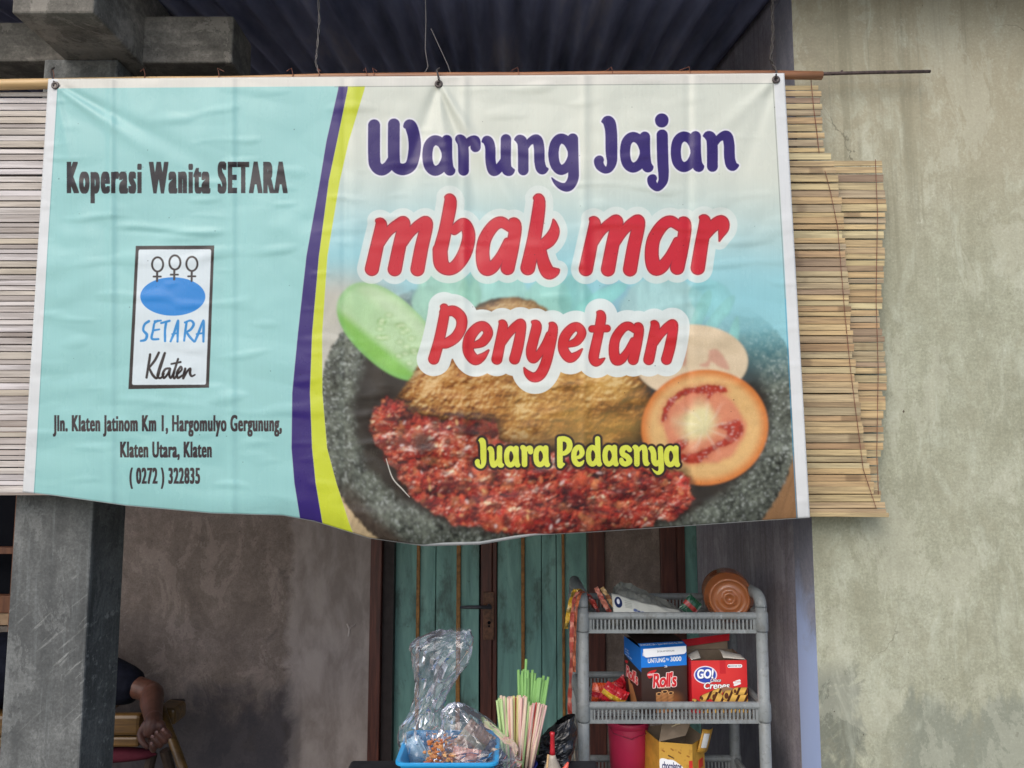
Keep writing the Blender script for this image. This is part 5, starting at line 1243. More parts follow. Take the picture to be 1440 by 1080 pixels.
def art_crepes():
    cv = canvas(760, 290, 1375, 880, 480, (206, 40, 44)); X, Y = cv.X, cv.Y
    cv.fill(smooth(1.2, 0, np.hypot((X - 1080) / 420, (Y - 420) / 260)) * .35, lin((232, 70, 60)))
    cv.fill((np.abs(X - 1107) < 33) * smooth(442, 438, Y) * .8, lin((190, 22, 34)))
    soft(cv, 914, 452, 128, 100, (236, 226, 236)); soft(cv, 914, 452, 116, 89, (44, 70, 168)); soft(cv, 900, 420, 80, 40, (90, 120, 206), .6, 1, .2)
    cv.mesh_text(text_tris("GO!", .055, .12), 828, 394, 1012, 500, lin((30, 40, 110))); cv.mesh_text(text_tris("GO!", .045, .12), 822, 388, 1006, 494, lin((248, 248, 250)))
    for d in ((-4, 0), (4, 0), (0, 5), (0, -4), (4, 5)):
        cv.mesh_text(text_tris("Choco", .03, .25), 968 + d[0], 494 + d[1], 1084 + d[0], 532 + d[1], lin((90, 26, 26))); cv.mesh_text(text_tris("Crepes", .03, .2), 892 + d[0], 536 + d[1], 1178 + d[0], 634 + d[1], lin((90, 26, 26)))
    cv.mesh_text(text_tris("Choco", .02, .25), 968, 494, 1084, 532, WHT); cv.mesh_text(text_tris("Crepes", .03, .2), 892, 536, 1178, 634, WHT)
    f = cv.field(); cv.stroke(f, [(1180, 355, 20), (1306, 355, 20)]); cv.fill(cv.cov(f), lin((238, 238, 240))); cv.mesh_text(text_tris("SIANTAR TOP", .0), 1186, 345, 1312, 365, lin((60, 60, 70))); soft(cv, 1176, 356, 9, 9, (60, 60, 66))
    f = cv.field(); cv.stroke(f, [(1232, 542, 14), (1290, 522, 14)]); cv.stroke(f, [(1236, 570, 12), (1294, 550, 12)]); cv.fill(cv.cov(f), lin((238, 236, 236)))
    cv.mesh_text(text_tris("Renyah", .0), 1228, 524, 1292, 540, lin((200, 40, 44)))
    f = cv.poly_sdf([(1060, 618), (1110, 594), (1180, 596), (1250, 622), (1230, 650), (1100, 650)]); cv.fill(cv.cov(f), lin((150, 110, 86)))
    for (xa, ya, xb, yb, r) in ((880, 716, 1060, 640, 36), (1020, 700, 1200, 800, 54), (1160, 690, 1372, 700, 62), (1250, 640, 1390, 640, 40), (780, 760, 900, 840, 40), (880, 800, 1050, 860, 60), (1150, 830, 1380, 850, 70)):
        f = cv.field(); cv.stroke(f, [(xa, ya, r), (xb, yb, r)], reach=30); sd = np.sin((X * .75 + Y * .35) / 11.5 + xa)
        c = lin((232, 184, 92)) * np.clip(1.05 - .35 * smooth(-r * 1.0, 0, f), .3, 1.1)[..., None]; c = c + (smooth(.45, .7, sd))[..., None] * (lin((70, 36, 22)) - c)
        cv.fill(cv.cov(f, 3), lin((120, 70, 30))); cv.fill(cv.cov(f), c); soft(cv, xa - r * .3, ya, r * .38, r * .55, (96, 52, 30))
    return cv.img
def art_choc():
    cv = canvas(628, 215, 876, 677, 260, (206, 158, 66)); X, Y = cv.X, cv.Y; nz = Noise(6)
    cv.fill(smooth(.6, .75, nz.fbm(X / 22, Y / 22, 3)) * .5, lin((178, 126, 50)))
    for i, (x, y) in enumerate(((650, 272), (716, 258), (772, 276), (836, 300), (690, 330))):
        f = cv.field(); cv.stroke(f, [(x, y, 5), (x + 14, y + 8, 6)]); cv.fill(cv.cov(f), lin((160, 104, 40)))
    f = cv.field(); cv.stroke(f, [(696, 306, 5), (735, 322, 4)]); cv.fill(cv.cov(f), lin((70, 44, 30)))
    f = cv.poly_sdf([(630, 345), (650, 330), (690, 336), (730, 338), (770, 360), (796, 380), (800, 410), (760, 424), (690, 412), (632, 402)]); cv.fill(cv.cov(f, 3), lin((236, 226, 200))); cv.fill(cv.cov(f), lin((248, 248, 248)))
    cv.mesh_text(text_tris("chocolatos", .035), 646, 350, 792, 404, lin((34, 40, 96)))
    cv.fill((X > 848) * (Y > 340) * (Y < 400) * 1., lin((206, 52, 44))); return cv.img
tan = simple("raw_cardboard", srgb(150, 132, 112), .85, .3, .12, 25)
def faced(b, quad, mi, uvflip=False):
    """quad corners: lower left, lower right, upper right, upper left as seen from outside"""
    b.add(quad, [(0, 1, 2, 3)], [[(0, 0), (1, 0), (1, 1), (0, 1)]], mi)
def pcard(n, art): return printed(n, art, .42, .45)
# wafer stick box
th = math.radians(12); ux = Vector((math.cos(th), math.sin(th), 0)); uy = Vector((-math.sin(th), math.cos(th), 0)); uz = Vector((0, 0, 1))
o = Vector((P(902, 950, 2.25).x, 2.25, FL[1])); w, d, h = .1435, .14, P(902, 912, 2.25).z - FL[1]
box1 = empty("snack_box", o + ux * w / 2 + uy * d / 2, "blue and dark brown wafer roll carton with a blue lid flap, on the middle shelf", "carton")
mF, mS = pcard("wafer_carton_front", art_rolls_front()), pcard("wafer_carton_side", art_rolls_side()); brn = simple("carton_brown", srgb(58, 40, 36), .45)
b = MB(); faced(b, [o, o + ux * w, o + ux * w + uz * h, o + uz * h], 0); faced(b, [o + uy * d, o, o + uz * h, o + uy * d + uz * (h + .004)], 1)
faced(b, [o + ux * w, o + ux * w + uy * d, o + ux * w + uy * d + uz * h, o + ux * w + uz * h], 1); faced(b, [o + ux * w + uy * d, o + uy * d, o + uy * d + uz * h, o + ux * w + uy * d + uz * h], 2); faced(b, [o + uy * d, o + ux * w + uy * d, o + ux * w, o], 2)
b.build("carton_body", [mF, mS, brn], box1, solid=.0012)
lid = MB(); a0 = o + uz * (h + .006) + uy * d; a1 = a0 + ux * w; m0 = o + uz * (h + .010) + uy * .028 + ux * -.001; m1 = m0 + ux * (w + .001)
e0 = o + uz * (h - .004) - uy * .004 + ux * .0; e1 = e0 + ux * w
faced(lid, [m0, m1, a1 + uz * .012, a0 + uz * .012], 0); faced(lid, [e0 + uz * .004, e1 + uz * .006, m1, m0], 1)
lo = lid.build("lid_flap", [brn, pcard("wafer_carton_flap", art_rolls_flap())], box1, solid=.0012)
tb = MB(); n = 14
c0 = e0 - uy * .001 + ux * .004 + uz * .004; tw, thh = w - .008, .020; rr_ = .010; prof = [(0, 0), (tw, 0.002), (tw, -thh + rr_ - .001)] + [(tw - rr_ + rr_ * math.cos(a), -thh + rr_ - rr_ * math.sin(a)) for a in np.linspace(.3, 1.57, 5)] + [(rr_ - rr_ * math.sin(a), -thh + rr_ - rr_ * math.cos(a) - .004) for a in np.linspace(0, 1.57, 5)]
tb.add([c0 + ux * x + uz * z - uy * (.002 - z * .12) for x, z in prof], [tuple(range(len(prof)))], [[(x / tw, 1 + z / thh) for x, z in prof]]); tb.build("tuck_tab", pcard("carton_tab", art_tab()), lo, solid=.001)
# red crepes box
o = Vector((P(972.5, 950, 2.26).x, 2.26, FL[1])); th = math.radians(2); ux = Vector((math.cos(th), math.sin(th), 0)); uy = Vector((-math.sin(th), math.cos(th), 0)); w, d, h = .1655, .125, P(972, 929, 2.26).z - FL[1]
box2 = empty("snack_box", o + ux * w / 2 + uy * d / 2, "red crepe roll carton with its lid standing open, on the middle shelf", "carton")
mC = pcard("crepe_carton_front", art_crepes()); red = simple("carton_red", srgb(200, 30, 44), .42, .5, .08, 20)
b = MB(); faced(b, [o, o + ux * w, o + ux * w + uz * h, o + uz * h], 0)
for q in ([o + uy * d, o, o + uz * h, o + uy * d + uz * h], [o + ux * w, o + ux * w + uy * d, o + ux * w + uy * d + uz * h, o + ux * w + uz * h], [o + ux * w + uy * d, o + uy * d, o + uy * d + uz * h, o + ux * w + uy * d + uz * h], [o + uy * d, o + ux * w + uy * d, o + ux * w, o]): faced(b, q, 1)
sm_ = b.build("carton_body", [mC, red, tan, tan], box2, solid=.0012).modifiers["thickness"]; sm_.material_offset = 2
bk = o + uy * d + uz * h
b = MB(); faced(b, [bk + uz * .001, bk + ux * (w - .016) + uz * .001, bk + ux * (w - .012) + uz * .032 + uy * .010, bk - ux * .008 + uz * .012 + uy * .010], 0); lo = b.build("lid_flap", tan, box2, solid=.0014)
b = MB(); faced(b, [bk - ux * .006 + uz * .008 - uy * .006, bk + ux * (w - .012) + uz * .028 - uy * .006, bk + ux * (w - .006) + uz * .046 + uy * .006, bk - ux * .008 + uz * .026 + uy * .006], 0); b.build("lid_rim", red, lo, solid=.003)
for x0, x1, s in ((.002, .035, 1), (w - .062, w - .002, -1)):
    b = MB(); p0 = o + ux * x0 + uz * h; 
    def fl(u, v, x0=x0, x1=x1, s=s): return o + uz * (h + .001) + ux * (x0 + (x1 - x0) * u) + uy * (.004 + .045 * v + (.02 * u if s > 0 else .02 * (1 - u))) + uz * (.012 * math.sin(v * 2.2) * (u if s > 0 else 1 - u) + .003 * v)
    b.grid(fl, 8, 6, uv=False); b.build("dust_flap", simple("carton_white", srgb(206, 200, 190), .7), box2, smooth=True, solid=.0012)
# gold chocolate carton on the shelf below
o = Vector((P(927, 1050, 2.25).x, 2.25, FL[2])); th = math.radians(14); ux = Vector((math.cos(th), math.sin(th), 0)); uy = Vector((-math.sin(th), math.cos(th), 0)); h = P(927, 1043, 2.25).z - FL[2]; w, d = .105, .12
box3 = empty("snack_box", o + ux * w / 2 + uy * d / 2, "gold chocolate wafer carton torn open, on the lowest shelf in view", "carton")
mG = pcard("chocolate_carton_front", art_choc()); gold = simple("carton_gold", srgb(204, 154, 62), .4, .5, .14, 30)
b = MB(); hr = h - .017
faced(b, [o, o + ux * w, o + ux * w + uz * hr, o + uz * h], 0); faced(b, [o + uy * d, o, o + uz * h, o + uy * d + uz * h], 1)
k2 = o + ux * (w + .068) + uy * .055
faced(b, [o + ux * w, k2, k2 + uz * (hr - .004), o + ux * w + uz * hr], 1); faced(b, [k2, o + uy * d + ux * (w + .04), o + uy * d + ux * (w + .04) + uz * h, k2 + uz * (hr - .004)], 1); faced(b, [o + ux * (w + .04) + uy * d, o + uy * d, o + uy * d + uz * h, o + ux * (w + .04) + uy * d + uz * h], 1)
sm_ = b.build("carton_body", [mG, gold, tan, tan], box3, solid=.0014).modifiers["thickness"]; sm_.material_offset = 2
b = MB(); q = [o + uz * h, o + ux * (w - .005) + uz * (h - .002) + uy * .03, o + ux * (w + .05) + uz * (h + .046) + uy * .075, o + ux * .035 + uz * (h + .042) + uy * .05]
faced(b, q, 0); lo = b.build("lid_flap", tan, box3, solid=.0014)
b = MB(); c0_ = (q[0] + q[1] + q[2] + q[3]) / 4; b.tube([c0_ - ux * .016 + uz * .002 - uy * .002, c0_ + uz * .008 - uy * .002, c0_ + ux * .014 + uz * .010 - uy * .002], .0022, 6); b.build("lid_slit", simple("slit_light", srgb(206, 186, 150), .7), lo)
b = MB(); r0 = k2 + uz * (hr - .006)
def rf(u, v):
    a = -.55 + 1.6 * u; return o + ux * (w + .022 + .050 * u) + uy * (.012 + .03 * u) + uz * (hr - .028 + .064 * v - .010 * u) + ux * .020 * v - uy * .012 * math.sin(3.1 * u)
b.grid(rf, 10, 4, uv=False); lo = b.build("side_flap", gold, box3, smooth=True, solid=.0014)
b = MB(); b.grid(lambda u, v: rf(.12 + .42 * u, .22 + .62 * v) - uy * .003, 4, 3, uv=False); b.build("window_film", simple("film_label", srgb(214, 216, 214), .3), lo, solid=.0006)
b = MB(); mm = o + ux * (w + .045) + uy * .036 - uy * .002 + uz * (hr - .07); b.obox(mm, (ux + uy * .8).normalized() * .014, (uy - ux * .8).normalized() * .0008, uz * .012); b.build("red_badge", simple("badge_red", srgb(206, 56, 46), .4), box3)
# bucket
bc = P(883, 1040, 2.38); zt = P(883, 1017, 2.335).z
bk_ = empty("bucket", (bc.x, 2.38, FL[2]), "raspberry red plastic bucket on the shelf under the middle tier", "bucket")
b = MB(); b.lathe((bc.x, 2.38, FL[2]), (0, 0, 1), [(0, 0), (.052, .001), (.0615, zt - FL[2] - .02), (.0612, zt - FL[2] - .019), (.0665, zt - FL[2] - .017), (.0665, zt - FL[2] - .004), (.065, zt - FL[2]), (.061, zt - FL[2] - .002), (.05, .006), (0, .006)], 36)
b.build("bucket_body", simple("raspberry_plastic", srgb(184, 40, 78), .4, .5, .06, 10, bump=.05), bk_, smooth=True)
b = MB(); b.tube([(bc.x - .066, 2.38, zt - .012), (bc.x - .05, 2.335, zt - .03), (bc.x, 2.31, zt - .038), (bc.x + .05, 2.335, zt - .03), (bc.x + .066, 2.38, zt - .012)], .0015, 6); b.build("handle", simple("bucket_wire", srgb(150, 40, 70), .4), bk_)
# beige plate leaning inside the left post
pc = P(831, 1052, 2.30); b = MB(); b.lathe((pc.x - .035, 2.32, pc.z - .01), (.9, -.35, .1), [(0, 0), (.05, .001), (.072, .007), (.078, .010), (.078, .013), (.071, .010), (.05, .004), (0, .003)], 32)
tag(b.build("beige_plate", simple("beige_plastic", srgb(186, 172, 150), .45), smooth=True), "beige plastic plate standing on edge behind the left post of the rack", "plate")
# crumpled red snack packets on the middle shelf
for i, (px, py, c1, c2, s, lb) in enumerate(((862, 972, srgb(190, 34, 44), srgb(222, 176, 50), 4, "red snack packet with a yellow band, crumpled on the middle shelf"), (848, 978, srgb(206, 80, 40), srgb(170, 30, 44), 8, "orange red crumpled snack packet at the left end of the middle shelf"), (872, 980, srgb(170, 24, 38), None, 12, "plain dark red snack packet against the wafer carton"))):
    packet("snack_packet", Vector((P(px, py, 2.33).x, 2.31 + .03 * i, FL[1] + .034)), .075, .06, .04, foil("packet_foil", c1, .25), lb, "packet", .4 * i, .5 - .4 * i, s, foil("packet_band", c2, .25) if c2 else None, .7)
# orange brown jar lying on the top shelf
jm = M("amber_plastic", .22, .6); jm.color(srgb(206, 128, 80)); jm.p.inputs['Coat Weight'].default_value = .6; jm.p.inputs['Roughness'].default_value = .14; jm.p.inputs["Transmission Weight"].default_value = .5; jm.p.inputs["IOR"].default_value = 1.3; jm = jm.m
jc = Vector((P(1016, 839, 2.33).x, 2.27, FL[0] + .0765)); jar = empty("plastic_jar", (jc.x, 2.33, FL[0]), "translucent amber plastic jar lying on its side on the top shelf", "jar")
ja = Vector((.21, 1, -.02)).normalized(); b = MB()
b.lathe(jc + Vector((.004, 0, -.001)), ja, [(0, .006), (.010, .004), (.011, .001), (.018, .000), (.020, .004), (.030, .006), (.033, .004), (.036, .006), (.046, .008), (.052, .000), (.056, -.004), (.060, .000), (.0625, .010), (.070, .022), (.0745, .034), (.0755, .05), (.0745, .06), (.0755, .066), (.0742, .074), (.0755, .082), (.0742, .090), (.0755, .098), (.0742, .106), (.0755, .114), (.0755, .14), (.07, .16), (.055, .175), (.055, .19), (.052, .19), (.05, .16), (0, .155)], 44); b.build("jar_body", jm, jar, smooth=True)
# grey bag heap, printed white bag, small green packet, draped strips
gb = M("grey_film", .35, .6); gb.color(srgb(128, 130, 124)); gb.p.inputs["Alpha"].default_value = .88; gb.bump(gb.noise(gb.pos((1, 1, 1), 'Object'), 22, 4, .6), .5, .01); gb = gb.m
g0 = P(855, 858, 2.34); g1 = P(958, 858, 2.34)
def heap(u, v):
    x = g0.x + (g1.x - g0.x) * u; prof = np.interp(u, [0, .10, .2, .45, .75, .9, 1], [.0, .058, .070, .055, .028, .016, .0])
    y = 2.27 + .17 * v; z = FL[0] + .052 * (1 if 0 < u < 1 else .2) * min(1, 6 * u * (1 - u) + .1) * 0 + prof * math.sin(math.pi * min(1, max(0, v))) ** .7 * 1.25 + .022 * (1 - abs(2 * v - 1))
    return Vector((x, y, z + .010 * mnoise.noise((u * 7, v * 6, 1.0)) + .008 * abs(mnoise.noise((u * 15, v * 11, 5.0)))))
b = MB(); b.grid(heap, 50, 26, uv=False); tag(b.build("grey_plastic_bag", gb, solid=.001), "crumpled grey translucent plastic bag heaped on the top shelf", "plastic bag")
def art_bag():
    cv = canvas(0, 0, 460, 90, 400, (196, 198, 190)); soft(cv, 40, 34, 26, 22, (30, 44, 84)); soft(cv, 40, 30, 10, 10, (220, 224, 230))
    for x, y, r, c in ((150, 60, 16, (60, 84, 140)), (172, 66, 12, (50, 70, 120)), (196, 70, 12, (80, 100, 150)), (262, 76, 14, (190, 60, 60)), (286, 80, 8, (200, 80, 70)), (340, 80, 12, (160, 160, 160))): soft(cv, x, y, r, r * .7, c, .9, 1.2, .6)
    for i in range(5): cv.fill((np.abs(cv.Y - 22 - i * 7) < 1.6) * (cv.X > 84) * (cv.X < 130) * .6, lin((120, 128, 120)))
    return cv.img
b = MB(); q0, q1 = P(861, 836, 2.245), P(958, 860, 2.245)
def wb(u, v): 
    x = q0.x + (q1.x - q0.x) * u; zt_ = np.interp(u, [0, .12, .4, .7, 1], [q0.z, q0.z - .004, q0.z - .024, q0.z - .036, q0.z - .050])
    zb_ = SH[0] - .012; return Vector((x, 2.245 - .022 * math.sin(1.5 * v) + .02 * (1 - v), max(zb_, zb_ + (zt_ - zb_) * (1 - v)) + .003 * mnoise.noise((u * 9, v * 3, 2))))
b.grid(wb, 30, 8); tag(b.build("printed_bag", printed("printed_white_film", art_bag(), .35), smooth=True, solid=.0012), "white plastic bag with small blue and red prints folded along the top shelf front", "plastic bag")
packet("snack_packet", Vector((P(971, 848, 2.27).x, 2.27, FL[0] + .055)), .05, .055, .02, foil("dark_green_foil", srgb(24, 74, 52), .3), "small green and red snack packet leaning against the amber jar", "packet", .2, .75, 3, foil("green_red_band", srgb(150, 44, 40), .3))
strip_m = {}
def strip(name, pts, w, c1, label, tw=0., c2=None):
    """a chain of sachets: thin pleated ribbon through points (x, y, depth)"""
    m = M("sachet_film", .3, .6); vv_ = m.xyz(m.pos((1, 1, 1), 'Object')); f = m.math('SINE', m.math('MULTIPLY', vv_[2], 150)); m.color(m.mix(m.val(f, .3, .8, 0, .75), c1, c2 or srgb(226, 190, 120)))
    Q = spline(pts, False, 8); C_ = [P(*q) for q in Q]; V = []; Fs = []
    for i, c in enumerate(C_):
        t = (C_[min(i + 1, len(C_) - 1)] - C_[max(i - 1, 0)]).normalized(); a = tw + .5 * math.sin(i * .35); s = Vector((math.cos(a), math.sin(a), 0)); s = (s - t * s.dot(t)).normalized(); nn = t.cross(s)
        ww = w * (1 - .22 * (i % 6 == 0)); V += [c - s * ww + nn * .002 * math.sin(i * 1.05), c + nn * .003 * math.cos(i), c + s * ww - nn * .002 * math.sin(i * 1.05)]
    for i in range(len(C_) - 1): Fs += [(i * 3, i * 3 + 1, i * 3 + 4, i * 3 + 3), (i * 3 + 1, i * 3 + 2, i * 3 + 5, i * 3 + 4)]
    b = MB(); b.add(V, Fs); return tag(b.build(name, m.m, solid=.0016), label, "sachet strip", "sachet strips draped over the rack")
strip("sachet_strip", [(832, 850, 2.34), (822, 834, 2.26), (812, 829, 2.19), (805, 838, 2.17), (800, 860, 2.165), (796, 884, 2.165)], .007, srgb(176, 140, 36), "yellow sachet strip curled over the left top corner of the rack", .2, srgb(90, 84, 40))
strip("sachet_strip", [(838, 856, 2.34), (824, 838, 2.26), (813, 832, 2.175), (806, 850, 2.16), (804, 890, 2.16), (803, 940, 2.16), (801, 985, 2.165), (802, 1012, 2.165)], .006, srgb(150, 62, 50), "long coral red sachet strip hanging down outside the left post", .4, srgb(186, 120, 100))
strip("sachet_strip", [(834, 853, 2.36), (826, 836, 2.27), (817, 834, 2.17), (810, 856, 2.17), (808, 900, 2.175), (807, 945, 2.178)], .005, srgb(176, 96, 60), "brown orange sachet strip hanging close beside the left post", -.3, srgb(120, 60, 40))
strip("sachet_strip", [(820, 836, 2.24), (828, 838, 2.24), (836, 850, 2.25), (842, 862, 2.26)], .006, srgb(170, 60, 50), "short red sachet strip bent over inside the top shelf rim", .3, srgb(60, 40, 40))
strip("sachet_strip", [(838, 826, 2.26), (843, 836, 2.26), (851, 850, 2.27), (858, 862, 2.28)], .008, srgb(206, 130, 110), "pale pink sachet strip sticking up left of the printed bag", .2, srgb(150, 50, 50))
strip("sachet_strip", [(846, 826, 2.28), (854, 838, 2.28), (862, 850, 2.28), (872, 862, 2.29)], .007, srgb(196, 160, 110), "tan sachet strip between the pale pink strip and printed bag", .1, srgb(120, 60, 50))
blob("grey_film_scrap", P(806, 1050, 2.24) + Vector((0, .03, 0)), .05, (.35, .5, 1.25), gb, "grey film bag bulging out beside the left post low down", "plastic bag", .7, 9)

# ================================================================= MAN LYING ON A BAMBOO COUCH BEHIND THE PILLAR
ylw = M("varnished_bamboo", .4); f = ylw.noise(ylw.pos((3, 30, 30), 'Object'), 2, 5, .6); ylw.color(ylw.ramp(f, [(.3, srgb(64, 44, 20)), (.7, srgb(112, 82, 38))])); ylw.bump(f, .2, .002); ylw = ylw.m
dk = simple("dark_wood_leg", srgb(58, 44, 36), .6)
CY = 2.62
cz1 = P(180, 1019, CY).z; cL = -2.75
couch = empty("bamboo_couch", (-2.0, 2.85, 0), "yellow bamboo lounge couch in the dim corner behind the grey pillar", "couch")
xr1 = P(200, 1019, CY).x
b = MB(); zt0, zb0 = P(180, 1004, CY).z, P(180, 1034, CY).z
b.obox(((cL + xr1) / 2, CY, (zt0 + zb0) / 2), ((xr1 - cL) / 2, 0, .003), (0, .018, 0), (0, 0, (zt0 - zb0) / 2)); b.build("front_rail", ylw, couch, bevel=.012)
b = MB(); zt2, zb2 = P(180, 1037, CY).z, P(180, 1052, CY).z; b.obox(((cL + xr1) / 2 - .01, CY + .015, (zt2 + zb2) / 2), ((xr1 - cL) / 2, 0, .002), (0, .016, 0), (0, 0, (zt2 - zb2) / 2)); b.build("lower_rail", ylw, couch, bevel=.008)
pl = lambda x, y, Y: P(x, y, Y)
b = MB(); b.tube([pl(227, 996, 2.72), pl(236, 1024, 2.68), pl(250, 1060, 2.64), pl(262, 1094, 2.60), pl(300, 1210, 2.5)], .0155, 14); b.build("slanted_leg", ylw, couch, smooth=True)
b = MB(); b.obox(pl(241, 1001, 2.78), (.034, 0, -.004), (0, .05, 0), (0, 0, .028)); b.build("arm_end", ylw, couch, bevel=.01)
b = MB(); b.obox(pl(246, 990, 2.84), (.028, 0, 0), (0, .03, 0), (0, 0, .012)); b.build("arm_cap", simple("dark_cap", srgb(40, 36, 40), .6), couch, bevel=.008)
for q in ((pl(232, 1055, 2.7), pl(252, 1130, 2.75)), (pl(214, 1060, 2.7), pl(196, 1140, 2.7))):
    b = MB(); d_ = q[1] - q[0]; e_ = q[0] + d_ * (q[0].z / -d_.z) if d_.z < 0 else q[1]; b.tube([q[0], e_], .018, 10); b.build("leg", dk, couch)
for lx in (cL + .05,):
    for ly in (CY + .02, CY + .55): b = MB(); b.tube([(lx, ly, 0), (lx, ly, zt0)], .02, 10); b.build("leg", dk, couch)
b = MB(); b.box((cL, CY + .035, zb0 - .02), (-1.52, CY + .62, zb0)); b.build("seat_slab", ylw, couch, bevel=.006)
cu = MB(); z1_, z2_ = P(180, 1052, CY + .02).z, P(180, 1076, CY + .02).z
def cush(u, v): 
    a = 2 * math.pi * v; ex = math.sin(math.pi * min(max(u, .0), 1)) ** .35
    return Vector((cL + .5 + (P(211, 1060, CY).x - cL - .5) * u + .0, CY + .05 + .055 * math.cos(a) * ex, (z1_ + z2_) / 2 - .004 + (z1_ - z2_) * .62 * math.sin(a) * ex + .006 * mnoise.noise((u * 9, v * 5, 0))))
cu.grid(cush, 40, 18, uv=False); tag(cu.build("red_cushion", simple("wine_cloth", srgb(76, 16, 34), .8, .3), smooth=True, weld=True), "wine red cushion tucked under the rail of the bamboo couch", "cushion")
# person: one body mesh
skin = M("brown_skin", .5, .4); f = skin.noise(skin.pos((1, 1, 1), 'Object'), 30, 4, .6); skin.color(skin.ramp(f, [(.3, srgb(76, 48, 38)), (.7, srgb(102, 66, 54))])); skin.p.inputs["Subsurface Weight"].default_value = .05; skin = skin.m
LZ = zt0 + .0
def limb(b, pts, n=14):
    Q = spline([(p[0].x, p[0].y, p[0].z, p[1]) for p in pts], False, 6)
    b.tube([q[:3] for q in Q], [max(q[3], .001) for q in Q], n)
    for q in (Q[0], Q[-1]): b.ball(q[:3], q[3], 12)
hz = zb0 + .11; cyb = 2.92
Vv = Vector
shR = Vv((-1.70, 2.86, hz + .05)); elb = P(212, 973, 2.77); wri = P(216, 1012, 2.575)
body = MB()
limb(body, [(Vv((-2.36, cyb, hz)), .125), (Vv((-2.18, cyb, hz)), .115), (Vv((-1.98, cyb, hz + .02)), .128), (Vv((-1.82, cyb + .01, hz + .03)), .115), (Vv((-1.76, cyb + .02, hz + .035)), .075), (Vv((-1.70, cyb + .05, hz + .05)), .056)], 18)
limb(body, [(Vv((-2.36, cyb, hz)), .115), (Vv((-2.3, cyb - .10, hz)), .10)])
HX = -.13
body.ball((-1.635 + HX, 2.99, hz + .075), .098, 22, (1.12, .82, .95))                                   # head
body.ball((-1.63 + HX, 2.945, hz + .155), .020, 10, (.9, .8, 1.3)); body.ball((-1.665 + HX, 2.975, hz + .135), .05, 12, (.8, .9, .8))   # nose, jaw
body.ball((-1.61 + HX, 2.905, hz + .07), .026, 10, (.7, .35, 1)); body.ball((-1.61 + HX, 3.075, hz + .07), .026, 10, (.7, .35, 1))     # ears
ua = elb - shR; fa = wri - elb
limb(body, [(Vv((-1.84, cyb, hz + .03)), .085), (shR, .064), (shR + ua * .5 + Vv((0, 0, .004)), .047), (elb - ua * .16 + Vv((0, 0, .003)), .039), (elb + Vv((.002, -.006, 0)), .0375), (elb + fa * .20 + Vv((.004, 0, .002)), .0385), (elb + fa * .38, .0385), (elb + fa * .68, .033), (wri, .027)], 20)
limb(body, [(Vv((-1.84, cyb + .06, hz + .03)), .08), (Vv((-1.80, 3.16, hz + .02)), .058), (Vv((-2.0, 3.2, hz)), .045), (Vv((-2.12, 3.1, hz + .09)), .036), (Vv((-2.16, 3.0, hz + .13)), .030), (Vv((-2.18, 2.93, hz + .14)), .026)])
for s, yy in ((0, 2.82), (1, 3.02)): limb(body, [(Vv((-2.36, yy, hz)), .105), (Vv((-2.6, yy, hz + .05)), .085), (Vv((-2.82, yy + .02, hz + .13)), .060), (Vv((-2.84, yy + .02, hz + .13)), .058), (Vv((-3.05, yy, hz - .02)), .052), (Vv((-3.22, yy, hz - .08)), .036), (Vv((-3.3, yy - .02, hz - .02)), .03)])
# hand: palm turned to the viewer, fingers curled back over it
hx = lambda x, y, Y: P(x, y, Y)
limb(body, [(wri, .029), (hx(215, 1019, 2.55), .027), (hx(213, 1028, 2.545), .026)])
for (xa, ya, xb, yb) in ((206, 1020, 205, 1032), (213, 1020, 214, 1036), (220, 1018, 222, 1034), (225, 1020, 229, 1033)):
    limb(body, [(hx(xa, ya, 2.548), .017), (hx(xb, yb, 2.545), .0145)], 10)
for pts in ([(230, 1026, 2.545, .0105), (236.5, 1032, 2.532, .0098), (238, 1034.5, 2.514, .0094), (233.5, 1030.5, 2.503, .0088), (229.5, 1026.5, 2.505, .0078)],
            [(224, 1033, 2.545, .0108), (231, 1040, 2.528, .0102), (232, 1042, 2.508, .0098), (226, 1036, 2.496, .0090), (220.5, 1030, 2.499, .0080)],
            [(217, 1036, 2.545, .0106), (223, 1046, 2.528, .0100), (225, 1048, 2.508, .0096), (219.5, 1042, 2.496, .0088), (214.5, 1036, 2.499, .0078)],
            [(210, 1036, 2.545, .0098), (213, 1050, 2.528, .0090), (216, 1055, 2.510, .0086), (215, 1050, 2.498, .0080), (213, 1045.5, 2.500, .0070)],
            [(204, 1022, 2.545, .0150), (198, 1032, 2.532, .0125), (199.5, 1041, 2.516, .0105), (204, 1047, 2.506, .0090), (206.5, 1050, 2.504, .0078)]):
    limb(body, [(hx(x, y, Y), r) for x, y, Y, r in pts], 10)
pe = empty("person", (-2.0, 2.9, 0), "person lying back in a dark navy shirt, bare forearm and curled hand hanging out", "person")
bo = body.build("body", skin, pe, smooth=True)
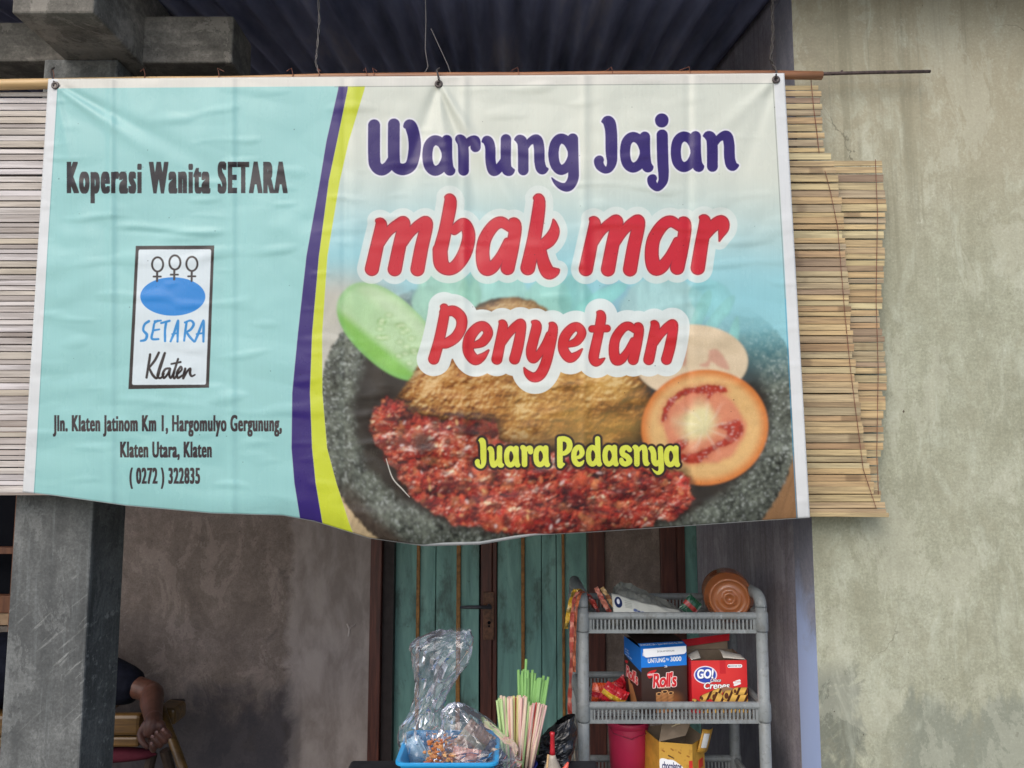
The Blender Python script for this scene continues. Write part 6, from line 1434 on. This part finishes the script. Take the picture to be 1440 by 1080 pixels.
rm = bo.modifiers.new("remesh", 'REMESH'); rm.mode = 'VOXEL'; rm.voxel_size = .0022; rm.use_smooth_shade = True
smd = bo.modifiers.new("relax", 'SMOOTH'); smd.factor = .5; smd.iterations = 3
nail_m = simple('fingernail', srgb(150, 112, 104), .35)
for x, y, Y in ((229.5, 1026.2, 2.497), (220.5, 1029.7, 2.4905), (214.5, 1035.7, 2.4908), (213, 1045.5, 2.4925)):
    nb_ = MB(); nb_.ball(P(x, y, Y), .0055, 10, (.85, .35, .95)); nb_.build('fingernail', nail_m, pe, smooth=True)
navy = simple("navy_cotton", srgb(15, 18, 32), .85, .2, .2, 40, bump=.2)
sh = MB()
limb(sh, [(Vv((-2.40, cyb, hz)), .135), (Vv((-2.18, cyb, hz)), .128), (Vv((-1.98, cyb, hz + .02)), .140), (Vv((-1.84, cyb, hz + .03)), .125), (Vv((-1.79, cyb + .02, hz + .035)), .090)], 20)
slv = shR + (elb - shR) * .73
limb(sh, [(Vv((-1.84, cyb, hz + .03)), .10), (shR, .082), (shR + (elb - shR) * .45 + Vv((0, 0, .002)), .084), (slv, .070)], 20)
limb(sh, [(Vv((-1.84, cyb + .06, hz + .03)), .10), (Vv((-1.80, 3.16, hz + .02)), .072), (Vv((-1.93, 3.2, hz)), .062)])
so_ = sh.build("shirt", navy, pe, smooth=True); rm = so_.modifiers.new("remesh", 'REMESH'); rm.mode = 'VOXEL'; rm.voxel_size = .006; rm.use_smooth_shade = True
dsp = so_.modifiers.new("relax", 'SMOOTH'); dsp.factor = .5; dsp.iterations = 4
tr_ = MB()
for yy in (2.82, 3.02): limb(tr_, [(Vv((-2.36, cyb, hz)), .135), (Vv((-2.45, yy, hz)), .112), (Vv((-2.62, yy, hz + .05)), .096), (Vv((-2.78, yy + .02, hz + .12)), .076)])
tr_.build("shorts", simple("grey_cotton", srgb(70, 70, 76), .85), pe, smooth=True)
ha = MB(); ha.ball((-1.605 + HX, 2.995, hz + .05), .098, 20, (1.1, .92, .98), .1, 4); ha.build("hair", simple("black_hair", srgb(22, 18, 18), .6), pe, smooth=True)
